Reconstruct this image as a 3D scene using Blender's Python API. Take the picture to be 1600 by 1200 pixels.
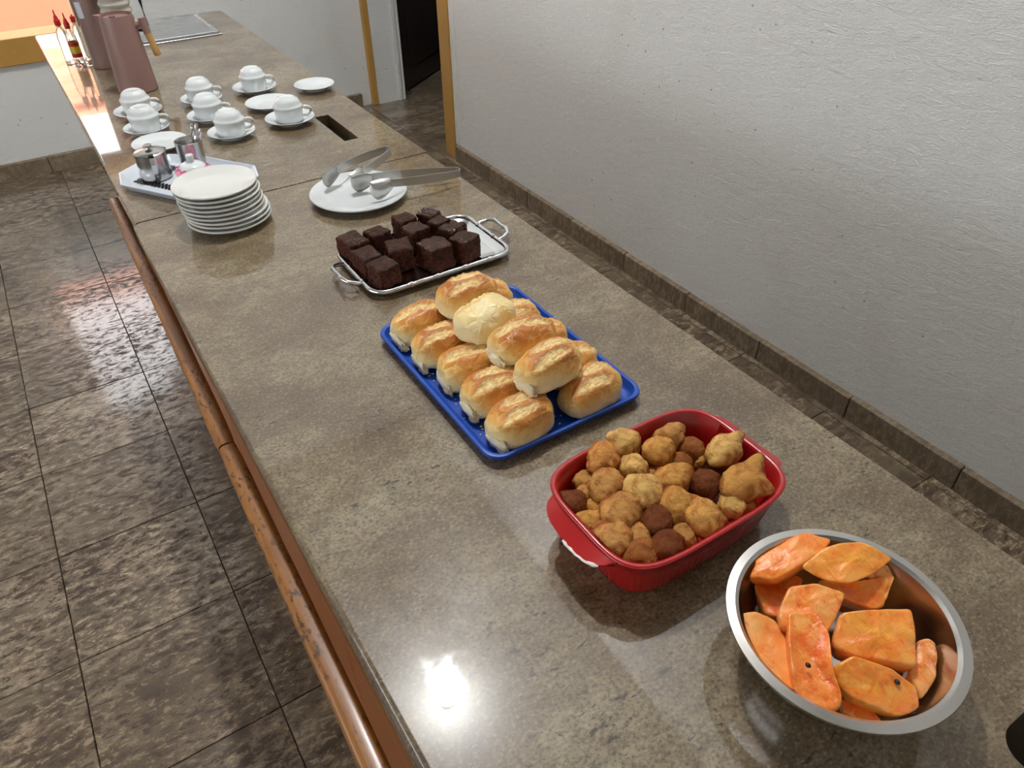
import bpy, bmesh, math, random
from mathutils import Vector, Matrix, noise, Euler
sc = bpy.context.scene
for o in list(bpy.data.objects): bpy.data.objects.remove(o)
col = sc.collection
PI = math.pi

# ------------------------------------------------------------------ camera, world, lights, exposure
F_PX = 1155.0
ROT = (-0.89028167, 0.01566361, 0.56027387)          # pitch, roll, yaw solved from the vanishing points
ZC = 0.92                                            # counter top height
CAM = Vector((0, 0, 1.72))
def _rz(a): return Matrix(((math.cos(a), -math.sin(a), 0), (math.sin(a), math.cos(a), 0), (0, 0, 1)))
def _rx(a): return Matrix(((1, 0, 0), (0, math.cos(a), -math.sin(a)), (0, math.sin(a), math.cos(a))))
W2C = _rz(ROT[1]) @ _rx(ROT[0]) @ _rz(ROT[2])
C2W = W2C.transposed()
cd = bpy.data.cameras.new('camera'); cam = bpy.data.objects.new('camera', cd); col.objects.link(cam)
cam.matrix_world = Matrix.Translation(CAM) @ C2W.to_4x4()
cd.sensor_width = 36; cd.lens = F_PX / 1600 * 36; cd.clip_start = 0.02
sc.camera = cam
sc.view_settings.view_transform = 'Standard'; sc.view_settings.look = 'None'
sc.view_settings.gamma = 1; sc.view_settings.use_curve_mapping = False
sc.view_settings.exposure = 0.32

w = bpy.data.worlds.new('sky'); sc.world = w; w.use_nodes = True
bg = w.node_tree.nodes['Background']; bg.inputs[0].default_value = (0.92, 0.96, 1.0, 1); bg.inputs[1].default_value = 5.0

def light(name, kind, loc, power, color=(1, 1, 1), radius=0.05, rot=None):
    l = bpy.data.lights.new(name, kind); o = bpy.data.objects.new(name, l); col.objects.link(o)
    o.location = loc; l.energy = power; l.color = color
    if kind == 'SUN': l.angle = radius
    else: l.shadow_soft_size = radius
    if rot: o.rotation_euler = rot
    return o
light('sun_offscreen', 'SUN', (0, -3, 8), 16, (1, .96, .88), 0.01, (math.radians(42), 0, math.radians(-12)))
LAMPS = [((0.908, 2.287, 4.42), 190, .068)]                # the lamp whose reflection shows in the stone worktop
HOLDERS = [(0.908, 2.287), (-2.0, 1.6), (.9, -1.9)]
for i, (p, e, r) in enumerate(LAMPS):
    light('lamp_bulb_offscreen', 'POINT', p, e, (.97, .985, 1), r)

def px(x, y, z=0.0):
    """pixel -> point on the horizontal plane z above the counter top"""
    d = C2W @ Vector(((x - 800) / F_PX, -(y - 600) / F_PX, -1)); t = (ZC + z - CAM.z) / d.z
    return CAM + d * t

# ------------------------------------------------------------------ materials
class NT:
    def __init__(s, name):
        s.m = bpy.data.materials.new(name); s.m.use_nodes = True; s.t = s.m.node_tree; s.n = s.t.nodes; s.l = s.t.links
        s.b = s.n['Principled BSDF']; s._p = None
    def new(s, typ, **kw):
        n = s.n.new(typ)
        for k, v in kw.items(): setattr(n, k, v)
        return n
    def val(s, sock, v):
        if hasattr(v, 'is_output') or isinstance(v, bpy.types.NodeSocket): s.l.new(v, sock)
        elif isinstance(v, tuple) and len(v) == 3 and sock.type == 'RGBA': sock.default_value = (*v, 1)
        else: sock.default_value = v
    def set(s, **kw):
        names = dict(color='Base Color', rough='Roughness', metal='Metallic', normal='Normal', coat='Coat Weight', coat_rough='Coat Roughness', trans='Transmission Weight', ior='IOR', sss='Subsurface Weight', spec='Specular IOR Level', alpha='Alpha')
        for k, v in kw.items(): s.val(s.b.inputs[names[k]], v)
        return s
    def pos(s):
        if not s._p: s._p = s.new('ShaderNodeNewGeometry').outputs['Position']
        return s._p
    def obj(s): return s.new('ShaderNodeTexCoord').outputs['Object']
    def map(s, v, scale=(1, 1, 1), rot=(0, 0, 0), loc=(0, 0, 0)):
        n = s.new('ShaderNodeMapping'); s.l.new(v, n.inputs[0]); n.inputs[1].default_value = loc; n.inputs[2].default_value = rot; n.inputs[3].default_value = scale
        return n.outputs[0]
    def noise(s, v, scale, detail=4, rough=.55, dist=0):
        n = s.new('ShaderNodeTexNoise'); s.l.new(v, n.inputs['Vector']); n.inputs['Scale'].default_value = scale; n.inputs['Detail'].default_value = detail
        n.inputs['Roughness'].default_value = rough; n.inputs['Distortion'].default_value = dist
        return n.outputs['Fac']
    def voro(s, v, scale, feature='F1', rand=1):
        n = s.new('ShaderNodeTexVoronoi', feature=feature); s.l.new(v, n.inputs['Vector']); n.inputs['Scale'].default_value = scale; n.inputs['Randomness'].default_value = rand
        return n.outputs['Distance']
    def ramp(s, f, stops, interp='LINEAR'):
        n = s.new('ShaderNodeValToRGB'); s.l.new(f, n.inputs[0]); e = n.color_ramp.elements; n.color_ramp.interpolation = interp
        while len(e) < len(stops): e.new(.5)
        for el, (p, c) in zip(e, stops):
            el.position = p; el.color = (c, c, c, 1) if not isinstance(c, tuple) else (*c, 1)
        return n.outputs[0]
    def mix(s, f, a, b, mode='MIX'):
        n = s.new('ShaderNodeMix', data_type='RGBA', blend_type=mode)
        s.val(n.inputs[0], f); s.val(n.inputs[6], a); s.val(n.inputs[7], b)
        return n.outputs[2]
    def math(s, op, a, b=None):
        n = s.new('ShaderNodeMath', operation=op); s.val(n.inputs[0], a)
        if b is not None: s.val(n.inputs[1], b)
        return n.outputs[0]
    def bump(s, h, strength=.3, dist=.01, normal=None):
        n = s.new('ShaderNodeBump'); s.l.new(h, n.inputs['Height']); n.inputs['Strength'].default_value = strength; n.inputs['Distance'].default_value = dist
        if normal: s.l.new(normal, n.inputs['Normal'])
        return n.outputs[0]
    def attr(s, name='Col'):
        n = s.new('ShaderNodeAttribute'); n.attribute_name = name; return n.outputs['Color']
    def rnd(s): return s.new('ShaderNodeObjectInfo').outputs['Random']
def srgb(r, g, b): return tuple((c / 255 / 12.92 if c / 255 <= .04045 else ((c / 255 + .055) / 1.055) ** 2.4) for c in (r, g, b))
def plain(name, c, rough=.5, metal=0, bump=0, bscale=80, **kw):
    t = NT(name); n = t.noise(t.pos(), bscale, 3)
    t.set(color=t.mix(n, tuple(x * .93 for x in c), tuple(min(1, x * 1.05) for x in c)), rough=rough, metal=metal, **kw)
    if bump: t.set(normal=t.bump(n, bump, .002))
    return t.m
M = {}
def granite():
    t = NT('granite'); p = t.pos()
    streak = t.map(p, (1.0, 1.4, 1), (0, 0, .35))
    big = t.noise(streak, 4.2, 5, .62, .4)
    c = t.ramp(big, [(.32, srgb(96, 78, 58)), (.44, srgb(124, 107, 84)), (.55, srgb(150, 136, 111)), (.68, srgb(164, 156, 134))])
    mid = t.noise(streak, 44, 5, .7)
    c = t.mix(t.ramp(mid, [(.42, .55), (.6, 0.0)]), c, srgb(103, 86, 64))
    fine = t.noise(t.map(p, (1, 1.25, 1), (0, 0, .35)), 190, 4, .72)
    c = t.mix(t.ramp(fine, [(.37, .75), (.49, 0.0)]), c, srgb(70, 58, 44))
    c = t.mix(t.ramp(fine, [(.55, 0.0), (.70, .42)]), c, srgb(206, 194, 168))
    gl = t.voro(p, 150); c = t.mix(t.ramp(gl, [(.0, .8), (.10, .0)]), c, srgb(225, 214, 190))
    pitn = t.noise(t.map(p, (1, 2.3, 1), (0, 0, .3)), 55, 3, .6); reg = t.noise(t.map(p, (1, 3, 1), (0, 0, .3)), 5, 2)
    pit = t.math('MULTIPLY', t.ramp(pitn, [(.62, 0.0), (.65, 1.0)]), t.ramp(reg, [(.53, 0.0), (.60, 1.0)]))
    c = t.mix(t.math('MULTIPLY', pit, .85), c, srgb(42, 38, 32))
    haze = t.noise(p, 7, 3)
    c = t.mix(1.0, c, (.84, .79, .70), 'MULTIPLY')
    t.set(color=c, rough=t.ramp(haze, [(.3, .34), (.7, .5)]), spec=.32, coat=1.0, coat_rough=t.ramp(t.noise(p, 60, 3), [(.35, .02), (.7, .06)]))
    t.set(normal=t.bump(t.mix(.6, fine, pit), .10, .0015))
    return t.m
def stone(name, tone=1.0, wet=True, flat=0.0):
    t = NT(name); r = t.rnd(); o = t.pos()
    off = t.new('ShaderNodeVectorMath', operation='ADD'); t.l.new(o, off.inputs[0])
    cmb = t.new('ShaderNodeCombineXYZ'); t.l.new(t.math('MULTIPLY', r, 17), cmb.inputs[0]); t.l.new(t.math('MULTIPLY', r, 31), cmb.inputs[1]); t.l.new(cmb.outputs[0], off.inputs[1])
    v = t.map(off.outputs[0], (1, 2.1, 1))
    a = t.noise(v, 6, 5, .6, .4); f = t.noise(v, 24, 10, .78, .35); r2 = t.noise(v, 2.1, 3)
    f = t.math('ADD', f, t.math('MULTIPLY', t.math('SUBTRACT', r2, .5), .22))
    s_ = lambda R, G, B: tuple(min(1, x * tone) for x in srgb(R, G, B))
    c = t.ramp(a, [(.34, s_(92, 74, 58)), (.48, s_(120, 102, 82)), (.60, s_(142, 124, 102)), (.74, s_(158, 144, 120))])
    c = t.mix(t.math('MULTIPLY', t.ramp(f, [(.445, 1.0), (.485, .0)]), .9), c, s_(60, 46, 36))
    c = t.mix(t.ramp(f, [(.525, .0), (.58, .8)]), c, s_(190, 172, 146))
    c = t.mix(t.ramp(t.noise(v, 2.6, 3), [(.5, 0.0), (.7, .55)]), c, s_(118, 110, 88))
    c = t.mix(t.math('MULTIPLY', r, .4), c, s_(92, 76, 60))
    c = t.mix(flat, c, s_(112, 98, 80))
    t.set(color=c, rough=t.ramp(f, [(.43, .55 if wet else .6), (.52, .20 if wet else .5)]), spec=.5, coat=(t.ramp(f, [(.45, 0.0), (.50, .65)]) if wet else 0.0), coat_rough=.10, normal=t.bump(t.mix(.35, f, a), .32, .004))
    return t.m
def plaster(name, c):
    t = NT(name); p = t.pos()
    tr = t.noise(t.map(p, (1, 1, 2.2), (.5, 0, 0)), 16, 6, .62, .8); fine = t.noise(t.map(p, (1, 1, 3)), 90, 4, .6); big = t.noise(p, 1.3, 4)
    k = t.mix(big, tuple(x * .97 for x in c), tuple(min(1, x * 1.02) for x in c))
    spot = t.math('MULTIPLY', t.ramp(t.voro(p, 17), [(.05, 1.0), (.085, 0.0)]), t.ramp(t.noise(p, 2.1, 2), [(.46, 0.0), (.58, .8)]))
    k = t.mix(spot, k, srgb(120, 116, 108))
    k = t.mix(t.ramp(t.noise(t.map(p, (1, 1, .6)), 3.1, 5), [(.6, 0.0), (.8, .25)]), k, srgb(196, 186, 160))
    t.set(color=k, rough=.55, spec=.35, normal=t.bump(t.mix(.35, tr, fine), .75, .012))
    return t.m
def wood(name, c1, c2, rough=.35, axis=1, wear=True):
    t = NT(name); p = t.pos(); s = [26, 26, 26]; s[axis] = 2.2
    g = t.noise(t.map(p, tuple(s)), 3.2, 6, .62, .6); c = t.mix(t.ramp(g, [(.3, 0.0), (.7, 1.0)]), c1, c2)
    if wear:
        s2 = [150, 150, 150]; s2[axis] = 55
        d = t.noise(t.map(p, tuple(s2)), 1.0, 3, .6); reg = t.noise(p, 5, 3)
        c = t.mix(t.math('MULTIPLY', t.ramp(d, [(.55, 0.0), (.62, .85)]), t.ramp(reg, [(.36, .25), (.58, 1.0)])), c, srgb(44, 28, 18))
        c = t.mix(t.ramp(t.noise(p, 3.1, 3), [(.5, 0.0), (.7, .55)]), c, srgb(120, 78, 44))
    t.set(color=c, rough=rough, coat=.3, coat_rough=.2, normal=t.bump(g, .2, .002))
    return t.m
def paint_yellow():
    t = NT('ochre_paint'); p = t.pos(); n = t.noise(p, 6, 4)
    c = t.mix(n, srgb(178, 132, 62), srgb(196, 152, 80))
    c = t.mix(t.ramp(t.noise(p, 38, 4, .7), [(.67, 0.0), (.70, .9)]), c, srgb(206, 200, 190))
    t.set(color=c, rough=.5, normal=t.bump(n, .1, .003)); return t.m
def steel(name, c=(.62, .62, .62), rough=.22, brush=None):
    t = NT(name); v = t.obj(); n = t.noise(t.map(v, brush or (6, 6, 220)), 3, 3)
    t.set(color=c, metal=1, rough=t.ramp(n, [(.3, rough * .8), (.7, rough * 1.25)])); return t.m
def bread():
    t = NT('bread_crust'); a = t.attr('Col'); o = t.obj(); r = t.rnd()
    sep = t.new('ShaderNodeSeparateColor'); t.l.new(a, sep.inputs[0]); bake, slash = sep.outputs[0], sep.outputs[1]
    v = t.map(o, (1, 1.15, 1.0))
    w_ = t.new('ShaderNodeVectorMath', operation='ADD'); t.l.new(v, w_.inputs[0])
    nn = t.new('ShaderNodeTexNoise'); t.l.new(v, nn.inputs['Vector']); nn.inputs['Scale'].default_value = 35
    sc_ = t.new('ShaderNodeVectorMath', operation='SCALE'); t.l.new(nn.outputs['Color'], sc_.inputs[0]); sc_.inputs['Scale'].default_value = .03
    t.l.new(sc_.outputs[0], w_.inputs[1])
    ed = t.voro(w_.outputs[0], 52, 'DISTANCE_TO_EDGE', 1.0)
    bk = t.math('ADD', bake, t.math('MULTIPLY', t.math('SUBTRACT', t.noise(o, 26, 4), .5), .55))
    c = t.ramp(bk, [(.05, srgb(244, 230, 186)), (.32, srgb(242, 214, 150)), (.58, srgb(230, 178, 96)), (.82, srgb(212, 142, 66)), (1.0, srgb(186, 110, 48))])
    line = t.math('MULTIPLY', t.ramp(ed, [(.01, 1.0), (.09, 0.0)]), t.ramp(t.noise(o, 20, 2), [(.36, 0.0), (.62, .55)]))
    c = t.mix(line, c, srgb(252, 226, 160))
    sl = t.mix(t.ramp(t.noise(t.map(o, (1, 2.5, 1)), 95, 5, .7), [(.4, 0.0), (.62, 1.0)]), srgb(246, 222, 160), srgb(206, 150, 82))
    c = t.mix(slash, c, sl)
    h = t.mix(.35, t.ramp(ed, [(.0, 0.0), (.16, 1.0)]), t.noise(o, 150, 4))
    t.set(color=c, rough=t.mix(slash, (.36, .36, .36), (.75, .75, .75)), sss=.0, spec=.4, normal=t.bump(h, .5, .0022)); return t.m
def fritter():
    t = NT('fried_dough'); a = t.attr('Col'); o = t.obj(); r = t.rnd()
    n1 = t.noise(o, 70, 5, .65, .4); n2 = t.noise(o, 260, 4, .7)
    c = t.mix(t.ramp(t.noise(o, 42, 5, .65, .6), [(.44, 0.0), (.64, .9)]), a, t.mix(1.0, a, srgb(176, 104, 54), 'MULTIPLY'))
    c = t.mix(t.ramp(n2, [(.56, 0.0), (.70, .30)]), c, t.mix(.5, c, srgb(232, 190, 120)))
    t.set(color=c, rough=.42, spec=.22, normal=t.bump(t.mix(.5, n1, n2), 1.0, .006)); return t.m
def brownie():
    t = NT('chocolate_cake'); a = t.attr('Col'); o = t.obj()
    sep = t.new('ShaderNodeSeparateColor'); t.l.new(a, sep.inputs[0]); top = sep.outputs[0]; gl = sep.outputs[1]
    n = t.noise(o, 190, 6, .72); n2 = t.voro(o, 230)
    side = t.ramp(n, [(.34, srgb(26, 12, 8)), (.5, srgb(70, 34, 22)), (.66, srgb(112, 60, 40))])
    tp = t.ramp(t.noise(o, 60, 4), [(.35, srgb(40, 22, 14)), (.65, srgb(72, 43, 28))])
    c = t.mix(top, side, tp)
    sug = t.math('MULTIPLY', t.ramp(t.voro(t.pos(), 140), [(.14, 1.0), (.22, 0.0)]), t.math('MULTIPLY', t.math('MAXIMUM', gl, .25), t.ramp(t.noise(t.pos(), 35, 2), [(.52, 0.0), (.60, 1.0)])))
    sug = t.math('MULTIPLY', sug, top); c = t.mix(sug, c, srgb(226, 214, 208))
    t.set(color=c, rough=t.mix(gl, (.7, .7, .7), (.25, .25, .25)), spec=.18, normal=t.bump(t.mix(.5, n, n2), .7, .003)); return t.m
def papaya():
    t = NT('papaya_flesh'); a = t.attr('Col'); o = t.obj()
    n = t.noise(t.map(t.pos(), (1, 1.6, 1)), 48, 5, .6, .5); n2 = t.noise(t.pos(), 190, 3)
    c = t.mix(t.ramp(n, [(.5, 0.0), (.72, .55)]), a, srgb(250, 186, 110)); c = t.mix(t.ramp(n, [(.28, .65), (.46, 0.0)]), c, srgb(214, 78, 14))
    fib = t.noise(t.map(t.pos(), (3.2, 1, 1), (.3, .2, .9)), 60, 4, .6, .8); c = t.mix(t.ramp(fib, [(.56, 0.0), (.66, .5)]), c, srgb(252, 196, 96)); c = t.mix(t.ramp(fib, [(.30, .55), (.40, 0.0)]), c, srgb(228, 70, 14))
    t.set(color=c, rough=.3, spec=.5, sss=.12, normal=t.bump(t.mix(.3, n, n2), .5, .004)); t.b.inputs['Subsurface Radius'].default_value = (.01, .004, .002); return t.m
M['granite'] = granite(); M['tile'] = stone('floor_stone', .95); M['skirt'] = stone('skirting_stone', 1.25, False, .6)
M['grout'] = plain('grout', srgb(92, 80, 66), .8, 0, .3); M['plaster'] = plaster('white_plaster', srgb(229, 229, 226)); M['ceil'] = plain('ceiling_boards', srgb(160, 158, 154), .6); M['band'] = plain('white_paint', srgb(236, 234, 228), .7)
M['ochre'] = paint_yellow(); M['rail'] = wood('worn_wood', srgb(134, 84, 34), srgb(166, 108, 46), .42); M['panel'] = wood('varnished_wood', srgb(148, 76, 22), srgb(174, 96, 34), .3, 1, False)
M['darkwood'] = wood('dark_door_wood', srgb(30, 20, 16), srgb(42, 28, 22), .5, 2, False); M['masonry'] = plain('masonry', srgb(150, 140, 124), .8, 0, .4, 30)
M['porcelain'] = plain('white_porcelain', srgb(220, 224, 225), .12, 0, 0, 20, coat=.5, coat_rough=.03); M['cream'] = plain('cream_porcelain', srgb(224, 224, 219), .12, 0, 0, 20, coat=.5, coat_rough=.03)
M['pink'] = plain('pink_glaze', srgb(238, 150, 178), .15); M['pink_dark'] = plain('dark_pink_print', srgb(196, 84, 124), .2)
M['plastic_white'] = plain('white_plastic', srgb(212, 218, 228), .25); M['black'] = plain('black_plastic', srgb(18, 18, 18), .4)
M['steel'] = steel('brushed_steel', (.50, .49, .48), .2); M['steel_tong'] = steel('satin_steel', (.55, .54, .52), .36, (40, 40, 40)); M['silver'] = steel('silver_plate', (.68, .69, .71), .12, (5, 5, 5)); M['steel_lid'] = steel('sheet_steel', (.52, .54, .56), .25, (4, 60, 4)); M['bowl'] = steel('bowl_steel', (.55, .53, .51), .19, (4, 4, 160))
M['blue'] = plain('blue_plastic', srgb(22, 76, 176), .4, 0, 0, 40); M['red'] = plain('red_ceramic', srgb(176, 26, 28), .26, 0, 0, 20, coat=.25, coat_rough=.12); M['white'] = plain('bare_ceramic', srgb(238, 232, 224), .5)
M['rose'] = plain('rose_enamel', srgb(150, 116, 108), .36, 0, 0, 10); M['rose2'] = plain('brown_rose_enamel', srgb(134, 106, 98), .32, 0, 0, 10); M['beech'] = wood('handle_wood', srgb(190, 142, 80), srgb(212, 166, 100), .45, 2, False)
M['ribbed'] = plain('grey_ribbed_plastic', srgb(196, 190, 178), .2, 0, 0, 10, alpha=1.0); M['maroon'] = plain('dark_red_button', srgb(90, 20, 20), .4); M['redcap'] = plain('red_cap_plastic', srgb(190, 26, 28), .35); M['yellow'] = plain('yellow_label', srgb(224, 190, 50), .5); M['ivory'] = plain('ivory_plastic', srgb(236, 226, 200), .4)
g_ = NT('clear_glass'); g_.set(color=(.97, .99, .98), rough=.02, trans=1.0, ior=1.45); M['glass'] = g_.m
M['bread'] = bread(); M['crumb'] = plain('white_crumb', srgb(238, 224, 190), .9, 0, .6, 180); M['fritter'] = fritter(); M['brownie'] = brownie(); M['papaya'] = papaya(); M['seed'] = plain('papaya_seed', srgb(28, 26, 24), .25)
M['salmon'] = plain('salmon_wall_paint', srgb(242, 156, 122), .8, 0, .2, 5); M['paving'] = plain('paving', srgb(176, 170, 160), .9)
M['dirt_floor'] = M['tile']; M['annex_wall'] = M['plaster']

# ------------------------------------------------------------------ mesh helpers
def mk(name, verts, faces, mat, parent=None, smooth=False, cols=None, loc=None, rotz=0):
    me = bpy.data.meshes.new(name); me.from_pydata([tuple(v) for v in verts], [], faces); me.materials.append(mat)
    bm = bmesh.new(); bm.from_mesh(me); bmesh.ops.recalc_face_normals(bm, faces=bm.faces); bm.to_mesh(me); bm.free()
    if smooth: me.polygons.foreach_set('use_smooth', [True] * len(me.polygons))
    if cols:
        ca = me.color_attributes.new('Col', 'FLOAT_COLOR', 'POINT')
        flat = [];
        for c in cols: flat += [c[0], c[1], c[2], 1.0]
        ca.data.foreach_set('color', flat)
    o = bpy.data.objects.new(name, me); col.objects.link(o)
    if loc is not None: o.location = loc
    o.rotation_euler.z = rotz
    if parent: o.parent = parent
    return o
def from_bm(name, bm, mat, parent=None, smooth=False, loc=None):
    me = bpy.data.meshes.new(name); bmesh.ops.recalc_face_normals(bm, faces=bm.faces); bm.to_mesh(me); bm.free(); me.materials.append(mat)
    if smooth: me.polygons.foreach_set('use_smooth', [True] * len(me.polygons))
    o = bpy.data.objects.new(name, me); col.objects.link(o)
    if loc is not None: o.location = loc
    if parent: o.parent = parent
    return o
def empty(name, loc, rotz=0):
    o = bpy.data.objects.new(name, None); col.objects.link(o); o.location = loc; o.rotation_euler.z = rotz; o.empty_display_size = .03
    return o
def tag(o, label, cat, group=None):
    o['label'] = label; o['category'] = cat
    if group: o['group'] = group
    return o
def struct(o, label=None):
    o['kind'] = 'structure'
    if label: o['label'] = label
    return o
def box(name, a, b, mat, parent=None, bevel=0, seg=2):
    bm = bmesh.new(); r = bmesh.ops.create_cube(bm, size=1)
    for v in r['verts']:
        v.co = Vector([(a[i] + b[i]) / 2 + v.co[i] * (b[i] - a[i]) for i in range(3)])
    if bevel: bmesh.ops.bevel(bm, geom=bm.edges[:], offset=bevel, segments=seg, affect='EDGES', profile=.5)
    return from_bm(name, bm, mat, parent, bevel > 0 and seg > 1)
def autosmooth(o, ang=40):
    me = o.data; me.polygons.foreach_set('use_smooth', [True] * len(me.polygons))
    bm = bmesh.new(); bm.from_mesh(me)
    for e in bm.edges:
        e.smooth = not (len(e.link_faces) == 2 and e.calc_face_angle(0) > math.radians(ang))
    bm.to_mesh(me); bm.free(); return o
def lathe_vf(prof, n=48):
    v, f = [], []
    for r, z in prof:
        for i in range(n): a = 2 * PI * i / n; v.append((r * math.cos(a), r * math.sin(a), z))
    for k in range(len(prof) - 1):
        for i in range(n): j = (i + 1) % n; f.append((k * n + i, k * n + j, (k + 1) * n + j, (k + 1) * n + i))
    return v, f
def lathe(name, prof, mat, parent=None, n=48, loc=None, smooth=True, ang=38):
    v, f = lathe_vf([(max(r, 1e-4), z) for r, z in prof], n); o = mk(name, v, f, mat, parent, smooth, loc=loc)
    return autosmooth(o, ang)
def tube_vf(path, rad, n=10, closed=False, sx=1.0, up=Vector((0, 0, 1))):
    path = [Vector(p) for p in path]; m = len(path); v, f = [], []
    for i, p in enumerate(path):
        a = path[(i - 1) % m] if closed or i > 0 else p; b = path[(i + 1) % m] if closed or i < m - 1 else p
        t = (b - a).normalized(); s = t.cross(up)
        if s.length < 1e-3: s = t.cross(Vector((1, 0, 0)))
        s.normalize(); u = s.cross(t).normalized(); r = rad[i] if isinstance(rad, (list, tuple)) else rad
        for k in range(n): q = 2 * PI * k / n; v.append(p + s * math.cos(q) * r * sx + u * math.sin(q) * r)
    for i in range(m if closed else m - 1):
        for k in range(n): l = (k + 1) % n; j = (i + 1) % m; f.append((i * n + k, i * n + l, j * n + l, j * n + k))
    if not closed: f.append(tuple(range(n))); f.append(tuple((m - 1) * n + k for k in range(n)))
    return v, f
def tube(name, path, rad, mat, parent=None, n=10, closed=False, sx=1.0, loc=None):
    v, f = tube_vf(path, rad, n, closed, sx); o = mk(name, v, f, mat, parent, True, loc=loc); return autosmooth(o, 60)
def rrect(hx, hy, r, n=8):
    p = []
    for cx, cy, a0 in ((hx - r, hy - r, 0), (-hx + r, hy - r, PI / 2), (-hx + r, -hy + r, PI), (hx - r, -hy + r, 1.5 * PI)):
        for i in range(n + 1): a = a0 + PI / 2 * i / n; p.append((cx + r * math.cos(a), cy + r * math.sin(a)))
    return p
def loops_vf(loops, cap0=True, cap1=True):
    n = len(loops[0]); v = [q for l in loops for q in l]; f = []
    for k in range(len(loops) - 1):
        for i in range(n): j = (i + 1) % n; f.append((k * n + i, k * n + j, (k + 1) * n + j, (k + 1) * n + i))
    if cap0: f.append(tuple(range(n)))
    if cap1: f.append(tuple((len(loops) - 1) * n + i for i in range(n)))
    return v, f
def copy_tree(root, loc, rotz=0):
    r = root.copy(); col.objects.link(r); r.location = loc; r.rotation_euler.z = rotz
    for ch in list(root.children):
        c = ch.copy(); col.objects.link(c); c.parent = r
        for g in list(ch.children): d = g.copy(); col.objects.link(d); d.parent = c
    return r
def grid_slab(name, xs, ys, z0, z1, holes, mat, corner_r=None, hole_r=None, parent=None, nose=None):
    """slab with rectangular holes; xs, ys are the grid lines, holes the (i, j) cells left out"""
    bm = bmesh.new(); V = {}
    def gv(i, j):
        if (i, j) not in V: V[i, j] = bm.verts.new((xs[i], ys[j], z1))
        return V[i, j]
    fs = [bm.faces.new((gv(i, j), gv(i + 1, j), gv(i + 1, j + 1), gv(i, j + 1))) for i in range(len(xs) - 1) for j in range(len(ys) - 1) if (i, j) not in holes]
    r = bmesh.ops.extrude_face_region(bm, geom=fs)
    for g in r['geom']:
        if isinstance(g, bmesh.types.BMVert): g.co.z = z0
    bm.edges.ensure_lookup_table()
    def vert_edges(pts):
        return [e for e in bm.edges if abs(e.verts[0].co.z - e.verts[1].co.z) > 1e-5 and any((e.verts[0].co.xy - Vector(p)).length < 1e-4 for p in pts)]
    if corner_r: bmesh.ops.bevel(bm, geom=vert_edges(corner_r[1]), offset=corner_r[0], segments=6, affect='EDGES', profile=.5)
    if hole_r: bmesh.ops.bevel(bm, geom=vert_edges(hole_r[1]), offset=hole_r[0], segments=6, affect='EDGES', profile=.5)
    if nose:
        ed = [e for e in bm.edges if abs(e.verts[0].co.z - e.verts[1].co.z) < 1e-5 and max(v.co.x for v in e.verts) < xs[0] + 1e-4 and len(e.link_faces) == 2]
        bmesh.ops.bevel(bm, geom=ed, offset=nose, segments=6, affect='EDGES', profile=.5)
    bmesh.ops.recalc_face_normals(bm, faces=bm.faces)
    o = from_bm(name, bm, mat, parent)
    return o

# ------------------------------------------------------------------ the room
XW, YW, CEIL = 2.012, 4.965, 4.70
X0, Y0 = -3.6, -2.8
floor = struct(box('floor', (X0 - .2, Y0 - .2, -.10), (4.4, 7.0, -.012), M['grout']))
PT = .393; TX, TY = -.003, 2.246
rnd = random.Random(3)
tb = bmesh.new(); bmesh.ops.create_cube(tb, size=1)
for v in tb.verts: v.co = Vector((v.co.x * (PT - .0026), v.co.y * (PT - .0026), v.co.z * .012 - .006))
bmesh.ops.bevel(tb, geom=[e for e in tb.edges if all(v.co.z > -.001 for v in e.verts)], offset=.001, segments=1, affect='EDGES')
tme = bpy.data.meshes.new('tile'); tb.to_mesh(tme); tb.free(); tme.materials.append(M['tile'])
for i in range(-4, 8):
    for j in range(-7, 9):
        cx, cy = TX + (i + .5) * PT, TY + (j + .5) * PT
        if cy > YW + .12 and cx < 2.1: continue
        t = bpy.data.objects.new('tile', tme); col.objects.link(t); t.parent = floor
        t.location = (cx, cy, rnd.uniform(-.0015, 0)); t.rotation_euler = (rnd.uniform(-.002, .002), rnd.uniform(-.002, .002), 0)
# right wall (door opening at the far end), 0.22 m thick
D0, D1 = 3.87, 4.93
def wall(name, boxes, mat):
    bm = bmesh.new()
    for a, b in boxes:
        r = bmesh.ops.create_cube(bm, size=1)
        for v in r['verts']: v.co = Vector([(a[i] + b[i]) / 2 + v.co[i] * (b[i] - a[i]) for i in range(3)])
    return struct(from_bm(name, bm, mat))
wall('wall_right', [((XW, Y0, -.01), (XW + .22, D0, CEIL)), ((XW, D0, 2.1), (XW + .22, D1, CEIL)), ((XW, D1, -.01), (XW + .22, YW, CEIL))], M['plaster'])
WX0, WX1, WZ0, WZ1 = -.30, .365, .70, 1.86
wall('wall_far', [((X0, YW, -.01), (WX0, YW + .16, CEIL)), ((WX1, YW, -.01), (XW, YW + .16, CEIL)), ((WX0, YW, -.01), (WX1, YW + .16, WZ0)), ((WX0, YW, WZ1), (WX1, YW + .16, CEIL))], M['plaster'])
LZ0, LZ1, LY0, LY1 = 1.1, 1.95, -.6, 3.0
wall('wall_left', [((X0 - .16, Y0, -.01), (X0, LY0, CEIL)), ((X0 - .16, LY1, -.01), (X0, YW + .16, CEIL)), ((X0 - .16, LY0, -.01), (X0, LY1, LZ0)), ((X0 - .16, LY0, LZ1), (X0, LY1, CEIL))], M['plaster'])
wall('wall_back', [((X0 - .16, Y0 - .16, -.01), (XW + .22, Y0, CEIL))], M['plaster'])
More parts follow.
